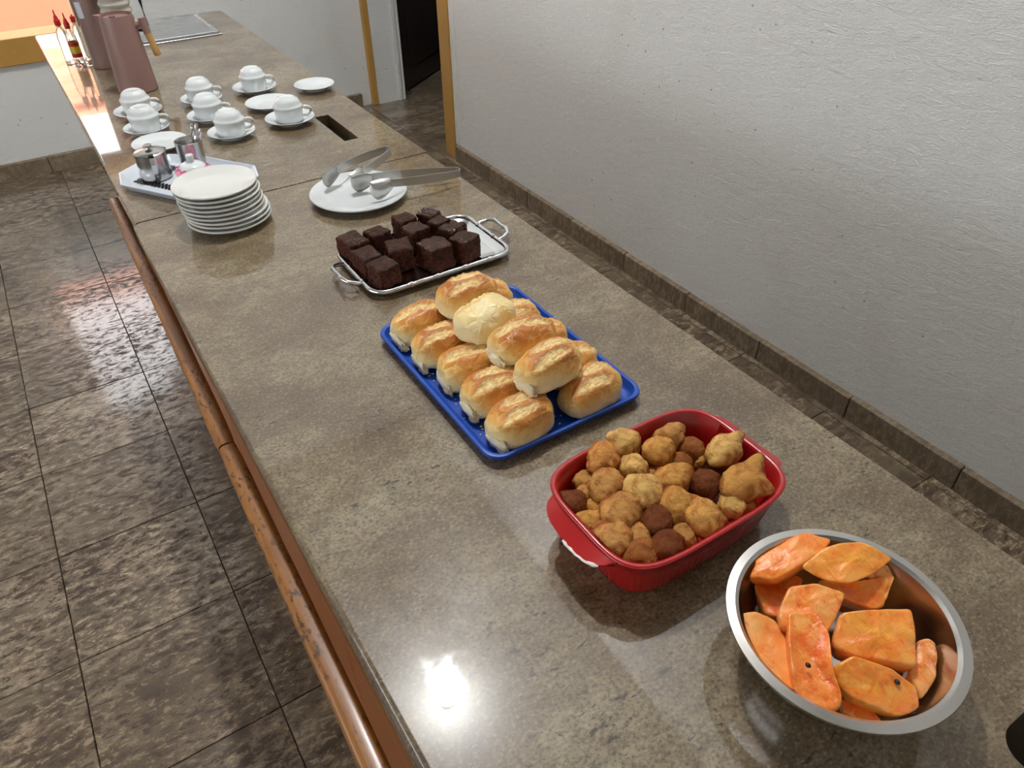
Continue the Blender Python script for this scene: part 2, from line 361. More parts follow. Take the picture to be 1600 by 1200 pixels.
wall('ceiling', [((X0 - .16, Y0 - .16, CEIL), (4.4, YW + .16, CEIL + .12)), ((X0 - .4, YW + .16, 2.85), (XW, 6.2, 2.93))], M['ceil'])  # low second slab is an unseen eave added to shade the salmon wall
wall('wall_annex', [((XW + .22, 6.6, -.01), (4.4, 6.75, CEIL)), ((4.3, 2.6, -.01), (4.4, 6.6, CEIL)), ((XW + .22, 2.6, -.01), (4.4, 2.7, CEIL)), ((XW + .22, YW + .16, CEIL), (4.4, 6.75, CEIL + .1)), ((XW + .07, YW + .0, -.01), (XW + .22, 6.75, CEIL))], M['annex_wall'])
# skirting stones
def skirting(name, pieces, along, mat):
    root = struct(empty(name, (0, 0, 0)))
    for i, (a, b) in enumerate(pieces):
        k = rnd.uniform(-.004, .004); h = .088 + rnd.uniform(-.003, .003); d = .026 + rnd.uniform(-.002, .002)
        if along == 'y': box('skirting_stone', (XW - d, a + .0015, -.008), (XW + .002, b - .0015, h), mat, root, .003, 1)
        else: box('skirting_stone', (a + .0015, YW - d, -.008), (b - .0015, YW + .002, h), mat, root, .003, 1)
    return root
js = [3.75, 3.378, 2.99, 2.612, 2.207, 1.805, 1.41, 1.008, .605, .2, -.2, -.6, -1.0]
skirting('baseboard_right', [(js[i + 1], js[i]) for i in range(len(js) - 1)], 'y', M['skirt'])
skirting('baseboard_far', [(-2.4 + .393 * i, -2.4 + .393 * (i + 1)) for i in range(11)], 'x', M['skirt'])
# window frame in the far wall
win = struct(empty('window_1', (.03, YW, WZ0)))
def sub(name, a, b, mat, parent, bevel=.003):
    o = box(name, a, b, mat, None, bevel, 1); o.parent = parent; o.matrix_parent_inverse = Matrix.Translation(-parent.location) if True else None
    return o
sub('window_sill', (WX0 - .08, YW - .025, .585), (WX1 + .09, YW + .17, .716), M['ochre'], win)
sub('window_jamb', (WX1, YW - .02, .716), (WX1 + .085, YW + .17, WZ1), M['ochre'], win)
sub('window_jamb', (WX0 - .08, YW - .02, .716), (WX0, YW + .17, WZ1), M['ochre'], win)
sub('window_head', (WX0 - .08, YW - .02, WZ1), (WX1 + .085, YW + .17, WZ1 + .08), M['ochre'], win)
sub('window_inner_edge', (WX1 - .012, YW + .06, .716), (WX1, YW + .10, WZ1), M['ivory'], win)
# door frame and open door leaf
door = struct(empty('door_1', (XW, 4.4, 0)))
sub('door_jamb', (XW - .016, 3.775, 0), (XW + .05, 3.885, 2.13), M['ochre'], door, .004)
sub('door_jamb', (XW - .02, 4.925, .0), (XW + .022, YW - .001, 2.13), M['ochre'], door, .004)
sub('door_head', (XW - .016, 3.775, 2.10), (XW + .05, YW - .001, 2.2), M['ochre'], door, .004)
sub('door_lining', (XW - .006, 3.735, .09), (XW + .01, 3.774, 2.13), M['plaster'], door, .003)
sub('door_stop', (XW + .175, D1 - .018, 0), (XW + .20, D1 + .001, 2.1), M['plaster'], door, .002)
sub('door_stop', (XW + .207, D1 - .012, 0), (XW + .226, D1 + .001, 2.1), M['plaster'], door, .002)
leaf = tag(empty('door_leaf', (2.285, 5.055, 0), math.atan2(.378, .5)), 'dark brown wooden door standing open inside the ochre framed doorway', 'door')
box('door_panel', (0, -.018, .012), (.84, .018, 2.06), M['darkwood'], leaf, .003, 1)
for a, b in ((.15, .95), (1.1, 1.9)): box('raised_panel', (.12, -.024, a), (.72, -.016, b), M['darkwood'], leaf, .004, 1)
lathe('door_knob', [(0, 0), (.012, 0), (.012, .03), (.026, .04), (.026, .055), (0, .062)], M['steel'], leaf, 20).rotation_euler = (PI / 2, 0, 0)
leaf.children[-1].location = (.77, -.018, 1.0)
# outdoors, seen through the window and mirrored in the stone
nb = tag(empty('neighbouring_building', (-1.5, 8.0, -.1)), 'sunlit salmon painted building outside beyond the window sill', 'building')
def nbx(name, a, b, m): 
    o = box(name, a, b, m, None); o.parent = nb; o.matrix_parent_inverse = Matrix.Translation(-nb.location); return o
nbx('outer_wall', (-7, 8.0, -.1), (3.2, 8.2, 2.40), M['salmon']); nbx('wall_cap', (-7, 7.95, 2.40), (3.2, 8.25, 2.46), M['salmon']); nbx('white_band', (-7, 7.98, 1.62), (3.2, 8.0, 1.84), M['band'])
struct(box('ground_outside', (-14, YW + .17, -.35), (XW + .05, 16, -.1), M['paving'])); struct(box('ground_beside', (-14, Y0 - 2, -.35), (X0 - .2, YW + .16, -.1), M['paving']))

# unseen lamp holders; first one mirrored in the stone, other two added unlit
for p in HOLDERS:
    l = tag(empty('ceiling_lamp', (p[0], p[1], CEIL)), 'small round unseen ceiling lamp holder above the room', 'lamp', 'ceiling lamps')
    lathe('lamp_base', [(0, 0), (.05, 0), (.05, -.02), (.024, -.05), (.02, -.10), (0, -.10)], M['plastic_white'], l, 24)

# ------------------------------------------------------------------ the counter
CX0, CX1, SEAM = .0965, .880, 1.846
TH = .036
near = grid_slab('stone_worktop', [CX0, .628, .74, CX1], [-1.1, -.16, .042, SEAM - .004], ZC - TH, ZC, {(1, 1)}, M['granite'], (.022, [(CX0, SEAM - .004)]), (.03, [(.628, .042), (.628, -.16), (.74, .042), (.74, -.16)]), nose=.015)
tag(near, 'brown grey polished stone worktop carrying the food trays', 'worktop')
far = grid_slab('stone_worktop', [CX0 + .006, .728, .771, CX1 + .008], [SEAM + .004, 2.058, 2.300, 3.93], ZC - TH - .002, ZC - .001, {(1, 1)}, M['granite'], nose=.009)
tag(far, 'brown grey stone worktop with narrow slot, carrying cups and jugs', 'worktop')
for o in (near, far):
    m = o.modifiers.new('edge', 'BEVEL'); m.width = .003; m.segments = 3; m.limit_method = 'ANGLE'; m.angle_limit = math.radians(60)
    autosmooth(o, 30); wn = o.modifiers.new('normals', 'WEIGHTED_NORMAL'); wn.weight = 100; wn.keep_sharp = True
box('joint_filler', (CX0 + .03, SEAM - .0038, ZC - TH), (CX1 - .006, SEAM + .0038, ZC - .005), M['grout'], near)
base = tag(empty('service_counter', (.5, .4, 0)), 'service counter with varnished orange wood front under the food worktop', 'counter')
def sb(name, a, b, m, parent, bev=.002):
    o = box(name, a, b, m, None, bev, 1); o.parent = parent; o.matrix_parent_inverse = Matrix.Translation(-parent.location); return o
sb('counter_body', (.15, -1.05, 0), (.60, 1.72, ZC - TH - .0005), M['masonry'], base); sb('counter_body', (.77, -1.05, 0), (.84, 1.72, ZC - TH - .0005), M['masonry'], base)
for a, b in ((-1.1, .05), (.052, .66), (.662, 1.25), (1.252, SEAM - .02)):
    sb('front_board', (.113, a, .25), (.149, b, ZC - TH - .001), M['panel'], base)
sb('front_moulding', (.101, -1.0, .842), (.112, SEAM - .02, .866), M['rail'], base)
ped = tag(empty('counter_pedestal', (.55, 3, 0)), 'masonry pedestal recessed under the worktop with cups', 'counter')
sb('pedestal_wall', (.34, 1.95, 0), (.68, 3.85, ZC - TH - .003), M['masonry'], ped) 
def chute(parent, x0, x1, y0, y1, z1):
    for a, b in (((x0 - .02, y0 - .02, .45), (x0 - .008, y1 + .02, z1)), ((x1 + .008, y0 - .02, .45), (x1 + .02, y1 + .02, z1)), ((x0 - .008, y0 - .02, .45), (x1 + .008, y0 - .008, z1)), ((x0 - .008, y1 + .008, .45), (x1 + .008, y1 + .02, z1)), ((x0 - .02, y0 - .02, .43), (x1 + .02, y1 + .02, .449))):
        sb('chute_board', a, b, M['masonry'], parent, .001)
chute(ped, .728, .771, 2.058, 2.300, ZC - TH - .003); chute(base, .628, .74, -.16, .042, ZC - TH - .001)
# rounded rails along the front edge
def railx(y): return .0665 + (y - .42) * .0168
def rail(y0, y1, label, seed):
    n = 40; L = []; rr = random.Random(seed); cr = [(a, b) for a, b in rrect(.0165, .017, .010, 4)]
    for i in range(n + 1):
        y = y0 + (y1 - y0) * i / n; wob = (noise.noise(Vector((y * 5, seed, 0)))) * .0016; s = 1 + .04 * noise.noise(Vector((y * 8, 3, seed)))
        if i in (0, n): s *= .9
        L.append([(railx(y) + a * s + wob, y, .812 + b * s) for a, b in cr])
    v, f = loops_vf(L); o = mk('wooden_rail', v, f, M['rail'], None, True); autosmooth(o, 50); return tag(o, label, 'rail', 'wooden rails')
rail(-1.0, 1.068, 'worn wooden rail beside the worktop, length beside the fruit bowl and bread', 1)
rail(1.074, 2.262, 'worn wooden rail, length that ends with a cut end below the plate stack', 2)

# ------------------------------------------------------------------ porcelain
def saucer_prof(r, h):
    return [(0, .002), (r * .5, .002), (r * .52, 0), (r * .58, 0), (r * .60, .004), (r * .82, h * .55), (r * .985, h * .94), (r, h), (r * .985, h * 1.06), (r * .95, h * .98), (r * .8, h * .68), (r * .58, h * .32), (r * .5, h * .27), (0, h * .27)]
def saucer(c, r, label, group, h=.018):
    o = lathe('saucer', saucer_prof(r, h), M['porcelain'], None, 56, (c[0], c[1], ZC)); return tag(o, label, 'saucer', group)
def make_cup():
    root = empty('coffee_cup', (0, 0, 0))
    lathe('cup_body', [(.033, .004), (.0355, .0), (.0385, .0015), (.0405, .012), (.0425, .030), (.0440, .0405), (.0450, .0435), (.0440, .0468), (.0405, .0490), (.0385, .0530), (.0362, .0600), (.0325, .0655), (.0265, .0690), (.0255, .0705), (.0225, .0710), (.0205, .0690), (.012, .0682), (0, .068)], M['porcelain'], root, 56, None, True, 50)
    # angular loop handle
    pts = [(.0425, 0, .0385), (.052, 0, .0395), (.0625, 0, .0375), (.0665, 0, .0325), (.0655, 0, .024), (.060, 0, .0150), (.0525, 0, .0115), (.0405, 0, .0125)]
    tube('cup_handle', pts, [.0042, .0038, .0036, .0036, .0036, .0038, .004, .0042], M['porcelain'], root, 10, False, 1.25)
    return root
cup0 = None
CUPS = [((.272, 2.637), .073, 'nearest the rose jug base', -.25), ((.262, 2.463), .066, 'beside the loose plate behind the pot', -.2), ((.471, 2.643), .066, 'at the back of the row of three', -.3),
        ((.449, 2.464), .067, 'in the middle of the row of three', -.35), ((.465, 2.281), .069, 'nearest the spoon beaker', -.1), ((.6535, 2.66), .073, 'behind the empty plate', -.25), ((.649, 2.296), .075, 'beside the narrow slot in the stone', -.35)]
for i, (c, r, where, a) in enumerate(CUPS):
    saucer(c, r, 'white saucer under the upturned cup ' + where, 'saucers under cups')
    loc = (c[0], c[1], ZC + .0063)
    if i == 0: cup0 = make_cup(); cup0.location = loc; cup0.rotation_euler.z = a; o = cup0
    else: o = copy_tree(cup0, loc, a)
    tag(o, 'upturned white cup ' + where, 'cup', 'upturned coffee cups')
saucer((.83, 2.564), .068, 'empty white saucer near the stone edge above the slot', 'empty saucers')
saucer((.645, 2.478), .077, 'empty white plate between two upturned cups', 'empty saucers', .016)
saucer((.268, 2.318), .077, 'empty white plate behind the steel pot', 'empty saucers', .016)
def plate_prof(r, h):
    return [(0, .003), (r * .52, .003), (r * .54, 0), (r * .6, 0), (r * .63, .004), (r * .86, h * .50), (r * .98, h * .78), (r, h * .88), (r * .998, h), (r * .98, h * 1.07), (r * .93, h * .98), (r * .72, h * .55), (r * .62, h * .42), (0, h * .40)]
# stack of plates
offs = [(.300, 1.7275, .0965), (.301, 1.729, .096), (.298, 1.729, .096), (.293, 1.730, .0945), (.292, 1.731, .095), (.290, 1.732, .0945), (.291, 1.733, .0945), (.288, 1.735, .0945), (.2875, 1.737, .095)]
ordn = ['bottom', 'second', 'third', 'fourth', 'fifth', 'sixth', 'seventh', 'eighth', 'top']
for i, (x, y, r) in enumerate(offs):
    o = lathe('dessert_plate', plate_prof(r, .0185), M['cream'], None, 72, (x, y, ZC + i * .0102)); tag(o, 'white plate, %s one of the tall plate stack' % ordn[i] if i in (0, 8) else 'white plate, %s from the bottom of the tall plate stack' % ordn[i], 'plate', 'stacked plates')
# plate with tongs
PL = (.607, 1.674); o = lathe('dinner_plate', plate_prof(.1205, .021), M['porcelain'], None, 72, (*PL, ZC)); tag(o, 'white dinner plate carrying two steel serving tongs', 'plate')
def strip(name, path, zc, hw, th, mat, parent):
    """flat steel strip standing on edge along a path: path [(x,y)], zc list of centre heights, hw list of half widths"""
    n = len(path); v, f = [], []
    for i, p in enumerate(path):
        a = Vector(path[max(i - 1, 0)]); b = Vector(path[min(i + 1, n - 1)]); t = (b - a).normalized(); s = Vector((-t.y, t.x)) * th / 2
        for sx, sz in ((1, -1), (1, 1), (-1, 1), (-1, -1)): v.append((p[0] + s.x * sx, p[1] + s.y * sx, zc[i] + hw[i] * sz))
    for i in range(n - 1):
        for k in range(4): l = (k + 1) % 4; f.append((i * 4 + k, i * 4 + l, i * 4 + 4 + l, i * 4 + 4 + k))
    f.append((0, 1, 2, 3)); f.append(tuple((n - 1) * 4 + k for k in range(4)))
    return mk(name, v, f, mat, parent)
def tongs(hinge, ends, label):
    root = empty('serving_tongs', (0, 0, 0))
    H = Vector(hinge[:2]); hz = hinge[2]
    e0, e1 = Vector(ends[0][:2]), Vector(ends[1][:2]); mid = ((e0 + e1) / 2 - H).normalized(); nn = Vector((-mid.y, mid.x))
    sgn = 1 if (e0 - H).dot(nn) > 0 else -1
    # bent spring end
    pts = []
    for k in range(9):
        a = -PI / 2 + PI * k / 8; pts.append(tuple(H - mid * math.cos(a) * .009 + nn * sgn * math.sin(a) * -.011))
    strip('spring_bend', pts, [hz] * 9, [.0095] * 9, .0014, M['steel_tong'], root)
    for e, sd, q in ((ends[0], 1, 0), (ends[1], -1, 8)):
        E = Vector(e[:2]); ez = e[2]; S = Vector(pts[q]); d = (E - S); Ld = d.length; d.normalize(); out = Vector((-d.y, d.x)) * sgn * sd
        n = 10; path, zc, hw = [], [], []
        for i in range(n + 1):
            s = i / n; path.append(tuple(S + d * Ld * s + out * .006 * math.sin(PI * s))); zc.append(hz + (ez - hz) * s); hw.append(.0095 + .0015 * math.sin(PI * s))
        strip('tong_arm', path, zc, hw, .0014, M['steel_tong'], root)
        # cupped serving blade
        L, nb_, nv = .058, 9, 7; v, f = [], []
        for side in (0, 1):
            for i in range(nb_ + 1):
                s = i / nb_; x = -.006 + L * s
                lo = -.010 - .024 * math.sin(min(1, s * 1.25 + .1) * PI * .5) * (1 if s < .72 else math.cos((s - .72) / .28 * PI * .42)); hi = .0105 + .004 * math.sin(PI * s)
                for k in range(nv + 1):
                    q2 = k / nv; z = lo + (hi - lo) * q2
                    bow = .010 * math.sin(PI * s) * (.3 + .7 * math.sin(PI * q2)) + (.008 * max(0, q2 - .85) / .15 if True else 0) * -1
                    P = E + d * x + out * (bow - (.0012 if side else 0)); v.append((P.x, P.y, ez + z))
        m_ = (nb_ + 1) * (nv + 1)
        idx = lambda sd_, i, k: sd_ * m_ + i * (nv + 1) + k
        for i in range(nb_):
            for k in range(nv):
                f.append((idx(0, i, k), idx(0, i + 1, k), idx(0, i + 1, k + 1), idx(0, i, k + 1))); f.append((idx(1, i, k), idx(1, i, k + 1), idx(1, i + 1, k + 1), idx(1, i + 1, k)))
        for i in range(nb_):
            f.append((idx(0, i, 0), idx(1, i, 0), idx(1, i + 1, 0), idx(0, i + 1, 0))); f.append((idx(0, i, nv), idx(0, i + 1, nv), idx(1, i + 1, nv), idx(1, i, nv)))
        for k in range(nv):
            f.append((idx(0, 0, k), idx(0, 0, k + 1), idx(1, 0, k + 1), idx(1, 0, k))); f.append((idx(0, nb_, k), idx(1, nb_, k), idx(1, nb_, k + 1), idx(0, nb_, k + 1)))
        mk('serving_blade', v, f, M['steel_tong'], root, True)
    return tag(root, label, 'tongs', 'serving tongs')
tA = tongs((.753, 1.812, ZC + .043), [(.588, 1.755, ZC + .050), (.640, 1.715, ZC + .046)], 'steel serving tongs pointing to the seam, bend over the seam between slabs')
tB = tongs((.852, 1.612, ZC + .030), [(.645, 1.672, ZC + .046), (.668, 1.612, ZC + .046)], 'steel serving tongs with bend reaching the stone edge by the wall')

# ------------------------------------------------------------------ white tray with pot, spoons and sugar bowl
oct_ = [(.115, 2.05), (.125, 2.13), (.18, 2.175), (.265, 2.192), (.335, 2.13), (.440, 1.975), (.428, 1.905), (.365, 1.850), (.268, 1.842), (.235, 1.868)]
cx, cy = sum(p[0] for p in oct_) / 10, sum(p[1] for p in oct_) / 10
def sc_(k, z): return [(cx + (x - cx) * k, cy + (y - cy) * k, ZC + z) for x, y in oct_]
v, f = loops_vf([sc_(.86, 0), sc_(.87, .0), sc_(.985, .016), sc_(1.0, .018), sc_(1.0, .0205), sc_(.975, .0205), sc_(.965, .019), sc_(.87, .004), sc_(.855, .003)])
o = mk('serving_tray', v, f, M['plastic_white']); tag(o, 'white plastic eight sided tray under the steel pot', 'tray'); autosmooth(o, 25)
U = Vector((.53, -.848)); Vv = Vector((.848, .53)); P0 = Vector((.150, 2.092)); ZM = ZC + .0034
bm = bmesh.new(); NU, NV, BW = 34, 20, 4; LU, LV = .205, .122
cu, cv = LU / NU, LV / NV
def mq(u0, u1, v0, v1, z=0):
    P = [P0 + U * a + Vv * b for a, b in ((u0, v0), (u1, v0), (u1, v1), (u0, v1))]
    lo = [bm.verts.new((p.x, p.y, ZM)) for p in P]; hi = [bm.verts.new((p.x, p.y, ZM + .0012 + z)) for p in P]
    bm.faces.new(hi); bm.faces.new(lo[::-1])
    for i in range(4): bm.faces.new((lo[i], lo[(i + 1) % 4], hi[(i + 1) % 4], hi[i]))
for i in range(NU):
    for j in range(NV):
        if min(i, NU - 1 - i, j, NV - 1 - j) < BW and (i + j) % 2 == 0: mq(i * cu - .0004, (i + 1) * cu + .0004, j * cv - .0004, (j + 1) * cv + .0004)
o = from_bm('lace_mat', bm, M['black']); tag(o, 'black openwork mat border lying on the white tray', 'mat')
# steel pot
pot = tag(empty('steel_pot', (.209, 2.088, ZC + .0048)), 'small lidded stainless steel pot with strap handle on white tray', 'pot')
lathe('pot_body', [(0, 0), (.037, 0), (.040, .002), (.0405, .006), (.0392, .03), (.0380, .062), (.0378, .066), (.0362, .066), (.036, .06), (0, .06)], M['steel'], pot)
lid = lathe('pot_lid', [(.0395, .0655), (.0395, .068), (.036, .0705), (.02, .0745), (0, .0755)], M['steel'], pot)
lathe('lid_knob', [(0, .075), (.006, .0755), (.005, .080), (.011, .083), (.0105, .0865), (0, .0875)], M['steel'], lid, 24)
ha = math.atan2(-1, -.10); hd = Vector((math.cos(ha), math.sin(ha)))
strip_pts = [(.036, .0665), (.046, .0675), (.056, .0640), (.059, .052), (.057, .03), (.051, .013), (.039, .009)]
v, f = [], []
side = Vector((-hd.y, hd.x)) * .0055
for i, (r, z) in enumerate(strip_pts):
    for s, d in ((1, 0), (-1, 0), (-1, .0016), (1, .0016)): p = hd * (r - d) + side * s; v.append((p.x, p.y, z - d * .4))
for i in range(len(strip_pts) - 1):
    for k in range(4): l = (k + 1) % 4; f.append((i * 4 + k, i * 4 + l, i * 4 + 4 + l, i * 4 + 4 + k))
f += [(0, 1, 2, 3), tuple(len(v) - 4 + k for k in range(4))]
mk('pot_handle', v, f, M['steel'], pot); box('lid_hinge', (hd.x * .040 - .007, hd.y * .040 - .005, .064), (hd.x * .040 + .007, hd.y * .040 + .004, .0735), M['black'], pot, .0015, 1)
tube('pot_spout', [Vector((math.cos(ha + 2.2) * r, math.sin(ha + 2.2) * r, z)) for r, z in ((.037, .05), (.044, .058), (.048, .064))], [.008, .006, .005], M['steel'], pot, 12)
# spoon holder and spoons
cupc = (.308, 2.080)
sh = lathe('spoon_holder', [(0, 0), (.030, 0), (.0305, .003), (.033, .045), (.0348, .080), (.0355, .081), (.0345, .0815), (.0335, .080), (.031, .04), (.029, .004), (0, .004)], M['steel'], None, 48, (*cupc, ZC + .0034)); tag(sh, 'plain stainless steel beaker holding teaspoons on white tray', 'beaker')
for i, (dx, dy, tx, ty, hgt) in enumerate([(.004, .008, .20, .1, .112), (.010, .0, .26, .0, .116), (.0, -.004, .16, -.1, .110), (.012, -.009, .30, -.15, .108)]):
    b0 = Vector((cupc[0] + dx * .4, cupc[1] + dy * .4, ZC + .010)); d = Vector((tx, ty, 1)).normalized() * hgt
    pts = [b0 + d * s for s in (0, .1, .22, .4, .7, .85, .95, 1.0)]
    o = tube('teaspoon', pts, [.004, .010, .006, .0022, .0026, .0044, .0048, .003], M['silver'], None, 10, False, .45); tag(o, 'small steel teaspoon standing handle up in the steel beaker', 'spoon', 'teaspoons in the beaker')
# sugar bowl
sgc = (.288, 1.992); sg = tag(empty('sugar_bowl', (*sgc, ZC + .0034)), 'white and pink sugar bowl with lid and white knob on tray', 'sugar bowl')
lathe('bowl_body', [(0, 0), (.024, 0), (.026, .003), (.038, .016), (.0445, .030), (.0455, .033), (.0445, .0345), (.043, .034), (0, .03)], M['porcelain'], sg)
lathe('pink_band', [(.0448, .034), (.0455, .0355), (.0445, .038), (.0335, .0445)], M['pink'], sg)
ld = lathe('bowl_lid', [(.0335, .0446), (.033, .0462), (.026, .052), (.016, .0565), (.0, .058)], M['porcelain'], sg)
for k in range(12):
    a = 2 * PI * k / 12; r = .0365; cxx, cyy = r * math.cos(a), r * math.sin(a)
    pts = [(cxx + (q - 2) * -.0045 * math.sin(a) + .004 * (abs(q - 2) - 1) * -math.cos(a), cyy + (q - 2) * .0045 * math.cos(a) + .004 * (abs(q - 2) - 1) * -math.sin(a), .0436 + .0024 * (abs(q - 2) - 1)) for q in range(5)]
    tube('scallop_line', pts, .0009, M['pink_dark'], sg, 6)
lathe('lid_knob', [(.0095, .057), (.0088, .060), (.0105, .073), (.0095, .0755), (0, .076)], M['porcelain'], ld, 10, ang=30)

# ------------------------------------------------------------------ jugs, bottles, steel lid at the far end
jug = tag(empty('thermal_jug', (.3235, 2.911, ZC)), 'dusty rose thermal jug with pale wooden handle behind the cups', 'jug')
lathe('jug_body', [(0, 0), (.061, 0), (.064, .004), (.0635, .012), (.058, .12), (.0525, .225), (.051, .238), (.049, .238), (.0485, .225), (.048, .215), (0, .212)], M['rose'], jug, 64)
sp = Vector((-.97, .22)).normalized(); sq = Vector((-sp.y, sp.x)); v = []
for s, z in ((-1, .205), (0, .198), (1, .205)): p = sp * (.049 if s else .052) + sq * .018 * s; v.append((p.x, p.y, z))
for s, z in ((-1, .239), (0, .241), (1, .239)): p = sp * (.047 if s else .068) + sq * .019 * s; v.append((p.x, p.y, z))
for s, z in ((-1, .237), (0, .237), (1, .237)): p = sp * (.044 if s else .060) + sq * .015 * s; v.append((p.x, p.y, z))
mk('jug_spout', v, [(0, 1, 4, 3), (1, 2, 5, 4), (3, 4, 7, 6), (4, 5, 8, 7), (0, 3, 6), (2, 8, 5), (0, 6, 7, 8, 2, 1)], M['rose'], jug)
st = lathe('jug_stopper', [(.0478, .214), (.0478, .226), (.040, .231), (0, .232)], M['rose'], jug, 40)
box('pour_button', (-.022, -.030, .226), (-.006, -.014, .240), M['maroon'], jug, .002, 1)
hv = Vector((.93, -.37)).normalized()
def hp(r, z): return (hv.x * r, hv.y * r, z)
hbr = tube('handle_bracket', [hp(.048, .200), hp(.060, .203), hp(.074, .205)], .0095, M['rose'], jug, 14)
tube('handle_collar', [hp(.077, .224), hp(.079, .204), hp(.083, .176)], [.0125, .0125, .0118], M['rose'], jug, 18)
tube('wooden_grip', [hp(.083, .177), hp(.089, .140), hp(.095, .108), hp(.0953, .106)], [.0112, .0112, .0114, .0105], M['beech'], jug, 18)
box('paper_label', (-.0615, -.012, .10), (-.0545, .012, .148), M['plastic_white'], jug).rotation_euler = (0, .06, .55)
th = tag(empty('pump_flask', (.285, 3.275, ZC)), 'tall brownish rose flask with black pump top behind the jug', 'flask')
lathe('flask_body', [(0, 0), (.046, 0), (.047, .003), (.047, .015), (.046, .10), (.046, .29), (.044, .30), (0, .302)], M['rose2'], th, 56)
lathe('pump_top', [(.050, .297), (.052, .302), (.052, .325), (.044, .335), (0, .338)], M['black'], th, 40)
box('pump_spout', (.02, -.085, .295), (.046, -.03, .318), M['black'], th, .004, 2)
box('pump_lever', (.030, -.060, .20), (.042, -.048, .312), M['black'], th, .002, 1)
box('paper_label', (-.046, -.034, .175), (-.034, -.010, .225), M['plastic_white'], th).rotation_euler = (0, 0, .2)
rj = tag(empty('ribbed_jar', (.347, 3.055, ZC)), 'grey ribbed jar with bent black handle hidden behind the rose jug', 'jar')
prof = [(0, 0), (.046, 0), (.047, .003)] + [(.046 + (.0045 if k % 4 in (1, 2) else 0), .012 + .0062 * k) for k in range(47)] + [(.047, .302), (.043, .304), (.043, .30), (.042, .02), (0, .015)]
lathe('jar_body', prof, M['ribbed'], rj, 48, None, True, 60)
hv2 = Vector((.93, -.36)).normalized()
tube('jar_handle', [(hv2.x * r, hv2.y * r, z) for r, z in ((.046, .268), (.068, .270), (.080, .264), (.085, .25), (.086, .17), (.082, .158), (.070, .155), (.046, .156))], .0055, M['black'], rj, 12)
def cruet(name, loc, h, r, label, cap='plug', lab=True):
    b = tag(empty(name, (*loc, ZC)), label, 'bottle', 'glass sauce bottles')
    lathe('glass_body', [(0, .0), (r, 0), (r * 1.02, .004), (r, h * .7), (r * .8, h * .82), (r * .45, h * .9), (r * .42, h), (r * .36, h), (r * .38, h * .9), (r * .72, h * .81), (r * .9, h * .68), (r * .9, .008), (0, .007)], M['glass'], b, 28)
    c = lathe('bottle_cap', [(r * .56, h - .006), (r * .58, h + .012), (r * .42, h + .016), (r * .36, h + .024), (r * .16, h + .030), (r * .12, h + .046), (0, h + .047)] if cap == 'plug' else [(r * .5, h - .006), (r * .55, h + .008), (r * .55, h + .014), (r * .2, h + .016), (r * .2, h + .02), (0, h + .021)], M['redcap'], b, 20)
    if cap != 'plug': box('flip_top', (-.008, -.012, h + .018), (.010, .012, h + .030), M['redcap'], b, .003, 2).rotation_euler = (.5, 0, .4)
    if lab:
        lathe('bottle_label', [(r * 1.03, h * .2), (r * 1.04, h * .21), (r * 1.04, h * .6), (r * 1.03, h * .61)], M['yellow'], b, 28)
        lathe('label_band', [(r * 1.05, h * .2), (r * 1.06, h * .205), (r * 1.06, h * .30), (r * 1.05, h * .305)], M['redcap'], b, 28); lathe('label_band', [(r * 1.05, h * .5), (r * 1.06, h * .505), (r * 1.06, h * .6), (r * 1.05, h * .605)], M['redcap'], b, 28)
cruet('sauce_bottle', (.178, 3.41), .135, .019, 'clear glass sauce bottle with pointed red cap nearest the window', lab=False)
cruet('sauce_bottle', (.203, 3.365), .130, .017, 'glass sauce bottle with red and yellow label and red cap', lab=True)
cruet('sauce_bottle', (.232, 3.405), .140, .016, 'clear glass bottle with ivory neck and flipped red cap', 'flip', False)
o = lathe('glass_dish', [(0, 0), (.022, 0), (.03, .01), (.034, .022), (.033, .0225), (.028, .011), (.02, .003), (0, .003)], M['glass'], None, 32, (.228, 3.335, ZC)); tag(o, 'small empty clear glass dish beside the sauce bottles', 'dish')
stl = tag(empty('steel_cover', (.61, 3.69, ZC)), 'flat stainless steel cover plate at the far end of worktop', 'cover')
v, f = loops_vf([[(x, y, -.0005) for x, y in rrect(.158, .19, .012, 4)], [(x, y, .010) for x, y in rrect(.158, .19, .012, 4)], [(x, y, .0125) for x, y in rrect(.155, .187, .011, 4)], [(x, y, .0125) for x, y in rrect(.148, .178, .008, 4)], [(x, y, .008) for x, y in rrect(.143, .172, .008, 4)]])
o = mk('cover_plate', v, f, M['steel_lid'], stl); autosmooth(o, 25)
box('cover_frame', (-.168, -.205, -.0005), (.164, -.194, .004), M['silver'], stl, .001, 1)

# ------------------------------------------------------------------ silver tray with cake
sx0, sx1, sy0, sy1 = .440, .765, 1.205, 1.423; scx, scy = (sx0 + sx1) / 2, (sy0 + sy1) / 2; shx, shy = (sx1 - sx0) / 2, (sy1 - sy0) / 2
sv = tag(empty('silver_tray', (scx, scy, ZC)), 'small silver tray with bamboo style rim and looped handles holding chocolate cake', 'tray')
def cut(hx, hy, c, z): # chamfered rectangle, rounded
    pts = rrect(hx, hy, c, 5); return [(x, y, z) for x, y in pts]
v, f = loops_vf([cut(shx * .86, shy * .82, .03, 0), cut(shx * .88, shy * .84, .03, .0), cut(shx * .97, shy * .955, .034, .011), cut(shx * .97, shy * .955, .034, .0125), cut(shx * .90, shy * .86, .03, .005), cut(shx * .87, shy * .83, .03, .003)])
o = mk('tray_plate', v, f, M['silver'], sv); autosmooth(o, 30)
rp = rrect(shx, shy, .036, 6); R_ = []; path = []
dense = []
